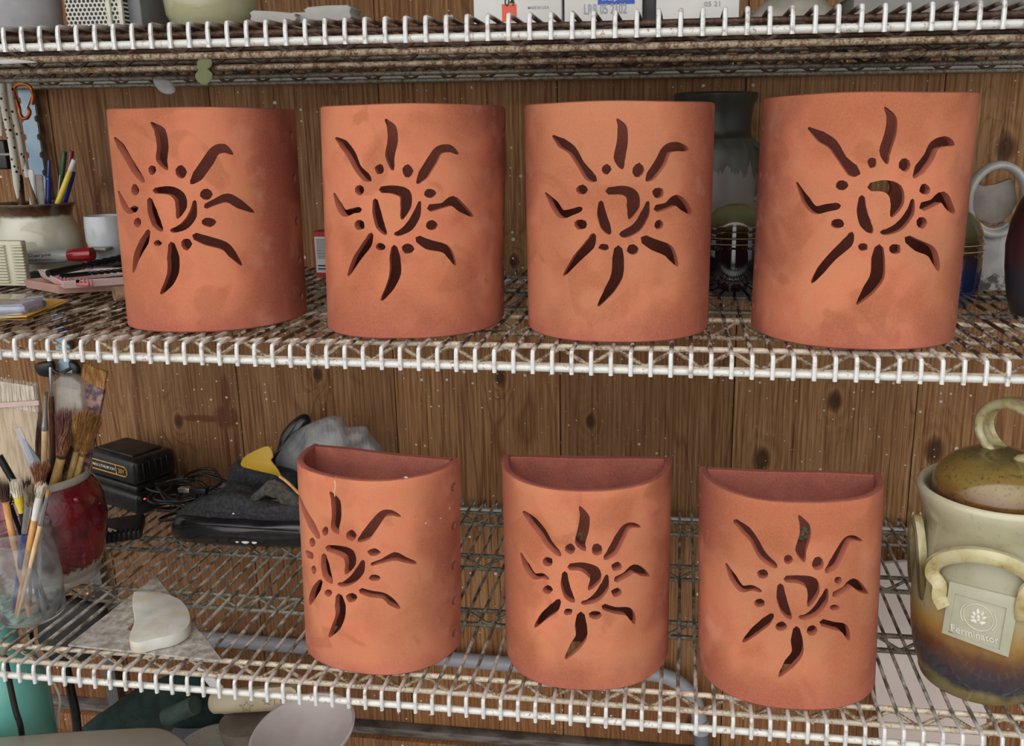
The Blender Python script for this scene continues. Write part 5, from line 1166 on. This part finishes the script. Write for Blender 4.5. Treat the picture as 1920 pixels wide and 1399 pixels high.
dd = tm.math('MINIMUM', hexd(0, 0), hexd(3.45, 6.0)); hole = tm.math('LESS_THAN', dd, 2.35)
tm.set(Base_Color=tm.mix(hole, rgb(204, 200, 190), (.006, .006, .006, 1)), Roughness=.5); M['perf'] = tm.m
plain('cream_metal', rgb(206, 202, 186), .45)
MB().rbox((x0, 200, zt), (x1, 300, zt+150), 1).build('panel', M['perf'], t)
m = MB(); m.rbox((xm-1, 196, zt), (xm+6, 201, zt+150), .8, 1); m.rbox((x1-5, 196, zt), (x1+2, 201, zt+150), .8, 1); m.build('frame', M['cream_metal'], t)
o = MB().rbox((X(231, 30, 215).x, 215, zt), (X(239, 30, 215).x, 300, zt+150), 1).build('dark_gap_strip', M['black_plastic'], None); tag(o, 'narrow black strip standing in for the shaded gap beside the perforated box, top shelf', 'board')  # black strip added as the shade in the gap between box and block
plain('grey_board', rgb(128, 130, 132), .6); o = MB().rbox((X(240, 30, 215).x, 215, zt), (X(265, 30, 215).x, 320, zt+150), 2).build('grey_block', M['grey_board'], None); tag(o, 'plain grey block right of the perforated box, top shelf', 'block')
c = (X(398, 20, 240).x, 240, zt); glaze('celadon', [(0, rgb(166, 164, 128)), (1, rgb(186, 184, 148))], 0, 90, 20, .4, .1, None, 0, .9)
r_ = (X(478, 20, 240).x-X(318, 20, 240).x)/2
o = MB().lathe([(0, 0), (r_*.5, 0), (r_*.56, 4), (r_*.8, 14), (r_*.96, 34), (r_, 60), (r_*1.02, 90), (r_*.98, 90), (r_*.94, 55), (r_*.7, 16), (0, 10)], c, 64).build('bowl', M['celadon'], None, 60); tag(o, 'pale green celadon bowl on the top shelf', 'bowl')
plain('grey_bisque', rgb(172, 168, 162), .75, var=.08, bump=.15)
G = 'pale clay bars on the top shelf'
for a, b, lb, z_ in (((470, 20), (552, 40), 'pale clay bar right of the green bowl, left of the pair', 14), ((572, 14), (655, 36), 'pale clay bar slightly tilted up, right one of the pair', 14)):
    p0, p1 = X(a[0], a[1], 190), X(b[0], a[1]+(2 if a[0] < 500 else -3), 190)
    m = MB(); q = [X(a[0]+4, a[1]-1, 190), X(b[0]-4, a[1]+(4 if a[0] < 500 else -5), 190), X(b[0], a[1]+8, 190), X(b[0]-2, b[1]+2, 190), X(a[0]+6, b[1]+2, 190), X(a[0], a[1]+10, 190)]
    o = m.prism(smooth3(q, 2), (0, 45, 0), bev=2).build('clay_bar', M['grey_bisque'], None, 50); tag(o, lb, 'clay bar', G)
p = X(562, 28, 205); o = MB().rbox((X(545, 20, 205).x, 205, zt), (X(580, 20, 205).x, 240, p.z+4), 2).build('clay_block', M['grey_bisque'], None); tag(o, 'small pale clay block bridging the two clay bars on the top shelf', 'clay block')
two('carton_white', rgb(206, 204, 200), rgb(220, 218, 214), 8, rough=.55); plain('print_blue', rgb(36, 74, 170), .5); plain('print_orange', rgb(222, 84, 50), .5); plain('stamp_grey', rgb(150, 152, 164), .6); plain('print_dark', rgb(40, 34, 34), .6)
def carton(u0, u1, y, lb, d=120):
    x0, x1 = X(u0, 20, y).x, X(u1, 20, y).x; t = thing('cardboard_box', lb, 'box', ((x0+x1)/2, y+40, zt), 'white cartons on the top shelf')
    MB().rbox((x0, y, zt), (x1, y+d, zt+120), 1.5).build('carton', M['carton_white'], t, 40); return t
b1 = carton(888, 1053, 160, 'white cardboard box with an orange label, left of the three cartons')
p0, p1 = X(941, 8, 160), X(969, 40, 160); MB().box((p0.x, 159.4, p1.z), (p1.x, 160.2, p0.z)).build('orange_label', M['print_orange'], b1)
flat_text('04', (X(946, 13, 158.8).x, 159.2, X(946, 12, 159).z), (1, 0, 0), (0, 0, 1), X(966, 13, 159).x-X(947, 13, 159).x, 12, 'print_dark', b1, 'number')
flat_text('MADE IN U.S.A.', (X(990, 16, 159).x, 159.2, X(990, 17, 159).z), (1, 0, 0), (0, 0, 1), X(1030, 13, 159).x-X(990, 13, 159).x, 3.6, 'stamp_grey', b1, 'print')
b2 = carton(1058, 1204, 160, 'white cardboard box with blue label and grey date stamp, middle carton')
p0, p1 = X(1121, -30, 160), X(1190, 7, 160); MB().box((p0.x, 159.4, p1.z), (p1.x, 160.2, p0.z)).build('blue_label', M['print_blue'], b2)
flat_text('50 Large Cones', (X(1129, 4, 159).x, 159.2, X(1129, 3.5, 159).z), (1, 0, 0), (0, 0, 1), X(1183, 4, 159).x-X(1129, 4, 159).x, 6, 'carton_white', b2, 'print')
flat_text('LRB 05 2102', (X(1095, 28, 159).x, 159.2, X(1095, 27, 159).z), (1, 0, 0), (0, 0, 1), X(1176, 28, 159).x-X(1096, 28, 159).x, 13, 'stamp_grey', b2, 'date_stamp')
o = MB().rbox((X(1205, 20, 175).x, 175, zt), (X(1230, 20, 175).x, 260, zt+110), 1).build('dark_carton', M['charcoal'], None); tag(o, 'dark box side in the gap between the middle and right cartons', 'box')
b3 = carton(1230, 1386, 165, 'plain white cardboard box, right of the three cartons')
flat_text('05 21', (X(1320, 12, 164).x, 164.2, X(1320, 12, 164).z), (1, 0, 0), (0, 0, 1), X(1350, 12, 164).x-X(1320, 12, 164).x, 6, 'stamp_grey', b3, 'date_stamp')
two('plate_grey', rgb(150, 144, 132), rgb(178, 172, 160), 12, rough=.4)
c = (X(1488, 20, 250).x, 250, zt); r_ = (X(1590, 20, 250).x-X(1386, 20, 250).x)/2
o = MB().lathe([(0, 8), (r_*.5, 6), (r_*.95, 0), (r_, 1), (r_*.98, 6), (r_*.75, 22), (r_*.45, 40), (r_*.2, 44), (0, 45)], c, 64).build('upturned_plate', M['plate_grey'], None, 60); tag(o, 'upturned grey-beige plate right of the white cartons, top shelf', 'plate')
two('tin_grey', rgb(110, 108, 104), rgb(140, 138, 132), 10, rough=.5)
t = thing('foil_tray', 'grey metal tray at the right end of the top shelf', 'tray', (X(1760, 10, 230).x, 230, zt))
MB().prism([(X(1600, 10, 170).x, 170, zt), (X(1960, 10, 170).x, 170, zt), (X(1990, 10, 170).x+10, 400, zt), (X(1600, 10, 170).x-5, 400, zt)], (0, 0, 32), bev=3).build('body', M['tin_grey'], t, 40)
MB().prism([(X(1596, 10, 170).x, 164, zt+30), (X(1965, 10, 170).x, 164, zt+30), (X(1990, 10, 170).x+14, 406, zt+30), (X(1596, 10, 170).x-9, 406, zt+30)], (0, 0, 4), bev=1).build('rim', M['plate_grey'], t, 40)
# leaf and petal caught in the wires
plain('leaf_green', rgb(134, 140, 98), .6, var=.15, sc=40); plain('petal', rgb(190, 186, 186), .6)
def leaf(pts, y, mat, label, name, cat, T=3):
    q = [X(u, v, y) for u, v in pts]; c = sum(q, Vector())/len(q); o = MB().pillow(q, (.1, -1, .1), T, 4, sub=3).build(name, M[mat], None, 70); tag(o, label, cat); return o
leaf([(383, 106), (396, 112), (397, 124), (391, 130), (398, 138), (396, 150), (384, 159), (370, 152), (366, 140), (372, 130), (369, 116)], 240, 'leaf_green', 'pale green dry leaf caught in the top shelf wires', 'leaf', 'leaf')
leaf([(287, 149), (300, 148), (318, 150), (327, 162), (328, 172), (318, 177), (304, 174), (293, 163)], 400, 'petal', 'pale curled scrap hanging under the top shelf', 'paper_scrap', 'scrap', 8)
leaf([(-4, 113), (20, 110), (50, 113), (70, 117), (40, 119), (0, 120)], 50, 'carton_white', 'white scrap lying on the rods at the left end of the top shelf', 'paper_scrap', 'scrap', 4)

# ------------------------------------------------------------------ below the lower shelf
plain('pvc', rgb(150, 150, 156), .4, var=.06, bump=.05); plain('pvc_blue', rgb(96, 100, 110), .5, var=.1)
yp = 688
t = thing('water_pipe', 'grey plastic pipe running along the wall below the lower shelf and curving down', 'pipe', X(800, 1248, yp))
P_ = [X(360, 1196, yp), X(560, 1212, yp), X(760, 1229, yp), X(960, 1246, yp), X(1130, 1262, yp), X(1215, 1262, yp), X(1265, 1276, yp), X(1300, 1310, yp), X(1312, 1350, yp)]
MB().tube(crv(P_, 6), 17, 20).build('pipe', M['pvc'], t, 60)
MB().tube([X(1312, 1350, yp), X(1314, 1372, yp)], 20, 20).build('coupling', M['pvc'], t, 60); MB().tube([X(1314, 1372, yp), X(1322, 1480, yp)], 17.5, 20).build('lower_pipe', M['pvc_blue'], t, 60)
o = MB().rbox(tuple(X(1640, 1440, 640)), tuple(X(1812, 1050, 655)), 2)
two('pink_panel', rgb(186, 170, 164), rgb(202, 188, 180), 3, rough=.7)
a, b, c, d = X(1625, 1060, 640), X(1850, 1040, 640), X(1850, 1480, 560), X(1655, 1480, 560)
m = MB().prism([a, b, c, d], (0, 8, 2), bev=1.2); o = m.build('pinkish_board', M['pink_panel'], None, 40); o.name = 'board'; tag(o, 'large pinkish white board leaning below the lower shelf, right side', 'board')
o = MB().rbox((X(1848, 1390, 40).x, 30, -1200), (X(1884, 1390, 40).x, 62, ZL-60), 1.5).build('metal_post', M['galv'], None); tag(o, 'dull grey metal post below the shelf at the bottom right', 'post')
# teal bottle wrapped with a black cord
plain('teal', rgb(108, 180, 168), .35, var=.08, sc=10, coat=.3); plain('teal_dark', rgb(70, 140, 132), .4)
yt = 250; c = Vector((X(8, 1280, yt).x, yt, X(30, 1378, yt).z-60)); r_ = X(76, 1300, yt).x-c.x
t = thing('teal_bottle', 'turquoise bottle with a black cord round it, bottom left below the lower shelf', 'bottle', c)
zz = X(8, 1235, yt).z-c.z; zn = ZL-50-c.z
MB().lathe([(0, 0), (r_*.9, 0), (r_, 8), (r_, zz*.62), (r_*.94, zz*.8), (r_*.72, zz), (r_*.5, zz+8), (r_*.46, zn), (0, zn)], c, 48).build('body', M['teal'], t, 60)
MB().tube(crv([X(8, 1230, 160), X(14, 1260, 158), X(22, 1300, 158), X(30, 1335, 157), X(38, 1360, 158), X(42, 1390, 160)], 5), 4.5, 8, flat=((1, 0, 0), 1.2)).build('cord', M['black_rubber'], t, 60)
o = MB().tube(crv([X(38, 1170, 300), X(60, 1210, 300), X(98, 1276, 300), X(112, 1310, 300), X(108, 1345, 300), X(103, 1380, 300)], 6), 2.6, 8).build('white_cable', M['white_plastic'], None); tag(o, 'thin white cable curving down right of the turquoise bottle', 'cable')
o = MB().tube(crv([X(58, 1180, 330), X(66, 1270, 330), X(76, 1320, 330), X(78, 1375, 330)], 5), 4, 8).build('black_hose', M['black_rubber'], None); tag(o, 'dark cord hugging the right side of the turquoise bottle', 'cord')
o = MB().tube(crv([X(124, 1250, 400), X(134, 1300, 400), X(142, 1340, 400), X(147, 1400, 400)], 5), 9, 10).build('black_strap', M['black_rubber'], None); tag(o, 'wide black strap hanging between the white cable and the dark green cloth', 'strap')
# dark green cloth heap, small canister, paper roll, bowls
two('dark_green_cloth', rgb(14, 34, 32), rgb(26, 52, 48), 30, rough=.85, bump=.5)
def heap(poly, y, T, mat, label, name, cat, nrm=(0, -1, .3), wr=3, K=7):
    m = MB().pillow([X(u, v, y) for u, v in poly], nrm, T, K, sub=4, puff=.8)
    from mathutils import noise as mn
    m.v = [v+mn.noise_vector(v*.012)*wr*3+mn.noise_vector(v*.04)*wr for v in m.v]
    o = m.build(name, M[mat], None, 70); tag(o, label, cat); return o
heap([(150, 1368), (190, 1335), (240, 1300), (300, 1272), (350, 1262), (400, 1275), (420, 1300), (440, 1340), (400, 1400), (250, 1430), (150, 1400)], 470, 90, 'dark_green_cloth', 'dark green cloth heap below the lower shelf', 'cloth', 'cloth')
two('canister_green', rgb(44, 60, 56), rgb(66, 84, 78), 20, rough=.6)
a, b = X(312, 1345, 392), X(366, 1322, 392); o = MB().tube([a, b], 19, 20).build('canister', M['canister_green'], None, 50); tag(o, 'small grey-green cylinder lying on the dark green cloth', 'canister')
two('craft_paper', rgb(186, 170, 140), rgb(206, 192, 164), 8, rough=.7); plain('pencil_line', rgb(90, 76, 62), .8)
t = thing('paper_roll', 'beige paper roll with pencilled stars below the lower shelf', 'paper roll', X(475, 1330, 430))
a, b = X(400, 1316, 430), X(556, 1306, 430); A_, L_ = basis(a, b)
MB().lathe([(0, 0), (20, 0), (24, 6), (25, L_*.4), (26, L_-4), (22, L_), (0, L_)], a, 32, 0, A_).build('outer_sheet', M['craft_paper'], t, 50)
MB().pillow([X(395, 1320, 420), X(420, 1300, 420), X(480, 1292, 420), X(545, 1288, 420), X(552, 1310, 420), X(500, 1322, 420), X(420, 1340, 420)], (0, -1, .8), 14, 5, sub=3).build('loose_sheet', M['craft_paper'], t, 60)
m = MB()
for cu, cv, r_ in ((462, 1326, 14), (500, 1316, 9), (530, 1312, 8)):
    pts = []
    for k in range(10): a_ = PI/2+k*PI/5; rr = r_ if k % 2 == 0 else r_*.42; pts.append(X(cu+rr*math.cos(a_), cv-rr*math.sin(a_)*.8, 401))
    m.tube(pts, .5, 4, closed=True)
m.tube([X(515, 1322, 401), X(513, 1300, 401)], .5, 4); m.build('star_drawing', M['pencil_line'], t)
two('pink_bowl', rgb(186, 172, 172), rgb(202, 190, 188), 8, rough=.55)
BW = Vector((X(567, 1370, 330).x, 330, 0)); rr = (X(661, 1370, 330).x-X(474, 1370, 330).x)/2; ztp = X(567, 1375, 330).z
A = Matrix.Rotation(math.radians(24), 3, 'X')
o = MB().lathe([(0, -54), (rr*.36, -55), (rr*.42, -52), (rr*.78, -32), (rr*.98, -3), (rr, 3), (rr*.95, 4), (rr*.86, -12), (rr*.6, -34), (rr*.25, -45), (0, -46)], (0, 0, 0), 64)
A = Matrix.Rotation(math.radians(10), 3, 'X') @ Matrix.Rotation(math.radians(-6), 3, 'Y'); o.v = [A @ v+Vector((BW.x, 330, ztp+2)) for v in o.v]
o = o.build('bowl', M['pink_bowl'], None, 60); tag(o, 'pinkish white bowl below the lower shelf, in front of the paper roll', 'bowl')
t = NT('speckled glaze'); vo = t.voro(t.pos(), 160); t.set(Base_Color=t.mix(t.math('LESS_THAN', vo, .16), rgb(166, 160, 148), rgb(86, 70, 56)), Roughness=.4); M['speckled'] = t.m
c = Vector((X(398, 1395, 360).x, 360, X(398, 1402, 360).z)); rr = (X(458, 1395, 360).x-X(342, 1395, 360).x)/2
o = MB().lathe([(0, -8), (rr*.5, -8), (rr*.8, -3), (rr, 4), (rr, 7), (rr*.95, 7), (rr*.7, 1), (0, -2)], c, 56).build('plate', M['speckled'], None, 60); tag(o, 'speckled grey plate at the bottom edge, left of the pinkish bowl', 'plate')
c = Vector((X(398, 1380, 430).x, 430, X(398, 1372, 430).z)); rr = rr*1.2
plain('lilac_grey', rgb(150, 146, 156), .5); o = MB().lathe([(0, -6), (rr*.6, -6), (rr, 3), (rr, 7), (rr*.94, 6), (rr*.6, 0), (0, -1)], c, 56).build('dish', M['lilac_grey'], None, 60); tag(o, 'lilac grey dish rim just behind the speckled plate', 'dish')
two('brown_pot', rgb(104, 94, 84), rgb(128, 116, 104), 12, rough=.6)
o = MB().lathe([(0, 0), (40, 0), (52, 30), (56, 70), (48, 72), (0, 66)], (X(462, 1380, 400).x, 410, X(462, 1350, 410).z-70), 40).build('pot', M['brown_pot'], None, 60); tag(o, 'brownish grey pot between the paper roll and the pinkish bowl', 'pot')
# big beige storage tub at the bottom left, nearest the camera
two('beige_tub', rgb(140, 132, 118), rgb(158, 150, 136), 5, rough=.35, coat=.2)
tb = thing('storage_tub', 'large beige tub top cut off by the bottom left edge of the photo', 'tub', X(120, 1450, 60))
q = [X(-200, 1394, 90), X(0, 1378, 150), X(120, 1369, 160), X(260, 1362, 160), X(305, 1363, 150), X(335, 1376, 120), X(356, 1396, 90), X(372, 1430, 50), X(372, 1540, 0), X(-200, 1540, 0)]
zr = X(120, 1372, 160).z
top = []
for u, v in [(-220, 1394), (0, 1379), (120, 1370), (260, 1362), (303, 1363), (332, 1374), (356, 1396), (380, 1440), (380, 1520), (-220, 1520)]:
    top.append(on(u, v, zr))
MB().prism(smooth3(top, 2), (0, 0, -90), bev=7).build('body', M['beige_tub'], tb, 50)
# bits of wrapping caught beneath the lower shelf
plain('label_paper', rgb(150, 156, 160), .5, var=.1, sc=60)
z = ZL-70; o = MB().prism([on(175, 1108, z), on(215, 1112, z), on(228, 1130, z), on(196, 1150, z), on(180, 1130, z)], (0, 0, 4), bev=.8).build('printed_packet', M['label_paper'], None); tag(o, 'small printed silvery packet seen through the wires below the set square', 'packet')
heap([(78, 1130), (120, 1115), (170, 1120), (200, 1150), (190, 1200), (150, 1235), (100, 1240), (75, 1190)], 260, 60, 'charcoal', 'dark crumpled bag under the left part of the lower shelf', 'dark_bag', 'bag')
heap([(362, 1240), (372, 1235), (420, 1288), (414, 1300), (398, 1290)], 300, 12, 'white_bucket', 'pale folded strip hanging below the set square', 'plastic_strip', 'strip', wr=1)
# ------------------------------------------------------------------ light, camera
w = bpy.data.worlds.new('daylight'); sc.world = w; w.use_nodes = True; wt = w.node_tree; bg = wt.nodes['Background']
tc = wt.nodes.new('ShaderNodeTexCoord'); sx_ = wt.nodes.new('ShaderNodeSeparateXYZ'); wt.links.new(tc.outputs['Generated'], sx_.inputs[0])
def WM(op, a_, b_=None):
    x = wt.nodes.new('ShaderNodeMath'); x.operation = op
    for i, v in enumerate((a_, b_)):
        if v is None: continue
        if hasattr(v, 'links'): wt.links.new(v, x.inputs[i])
        else: x.inputs[i].default_value = v
    return x.outputs[0]
# open sky in front of the rack, brightest above the yard, darker ground, dim behind the wall
dt = wt.nodes.new('ShaderNodeVectorMath'); dt.operation = 'DOT_PRODUCT'; wt.links.new(tc.outputs['Generated'], dt.inputs[0]); dt.inputs[1].default_value = (-.15, -.80, .58)
rp = wt.nodes.new('ShaderNodeValToRGB'); mr = wt.nodes.new('ShaderNodeMapRange'); mr.inputs[1].default_value = -1; mr.inputs[2].default_value = 1
wt.links.new(dt.outputs['Value'], mr.inputs[0]); wt.links.new(mr.outputs[0], rp.inputs[0])
e = rp.color_ramp.elements; e[0].position = 0; e[0].color = (.10, .09, .085, 1); e[1].position = 1; e[1].color = (3.4, 3.34, 3.22, 1)
e2 = e.new(.5); e2.color = (.22, .22, .22, 1); e3 = e.new(.75); e3.color = (.9, .93, .98, 1)
wt.links.new(rp.outputs[0], bg.inputs[0]); bg.inputs[1].default_value = .79
def area(name, loc, target, size, power, color):
    l = bpy.data.lights.new(name, 'AREA'); l.shape = 'RECTANGLE'; l.size, l.size_y = size; l.energy = power; l.color = color
    o = bpy.data.objects.new(name, l); COL.objects.link(o); o.location = loc
    o.rotation_euler = (Vector(target)-Vector(loc)).to_track_quat('-Z', 'Y').to_euler(); o['kind'] = 'helper'; return o
cam = bpy.data.cameras.new('camera'); co = bpy.data.objects.new('camera', cam); COL.objects.link(co); sc.camera = co
R4 = RM.to_4x4() @ Matrix.Rotation(PI/2, 4, 'X')
co.matrix_world = Matrix.Translation(CAM/1000) @ R4
cam.sensor_fit = 'HORIZONTAL'; cam.sensor_width = 36; cam.lens = F/1920*36
cam.shift_x = -PX/1920; cam.shift_y = PY/1920; cam.clip_start = .05
sc.view_settings.view_transform = 'Standard'; sc.view_settings.look = 'None'; sc.view_settings.gamma = 1; sc.view_settings.use_curve_mapping = False
sc.view_settings.exposure = 0.0
for o in bpy.data.objects:
    if '_o' in o.keys(): del o['_o']
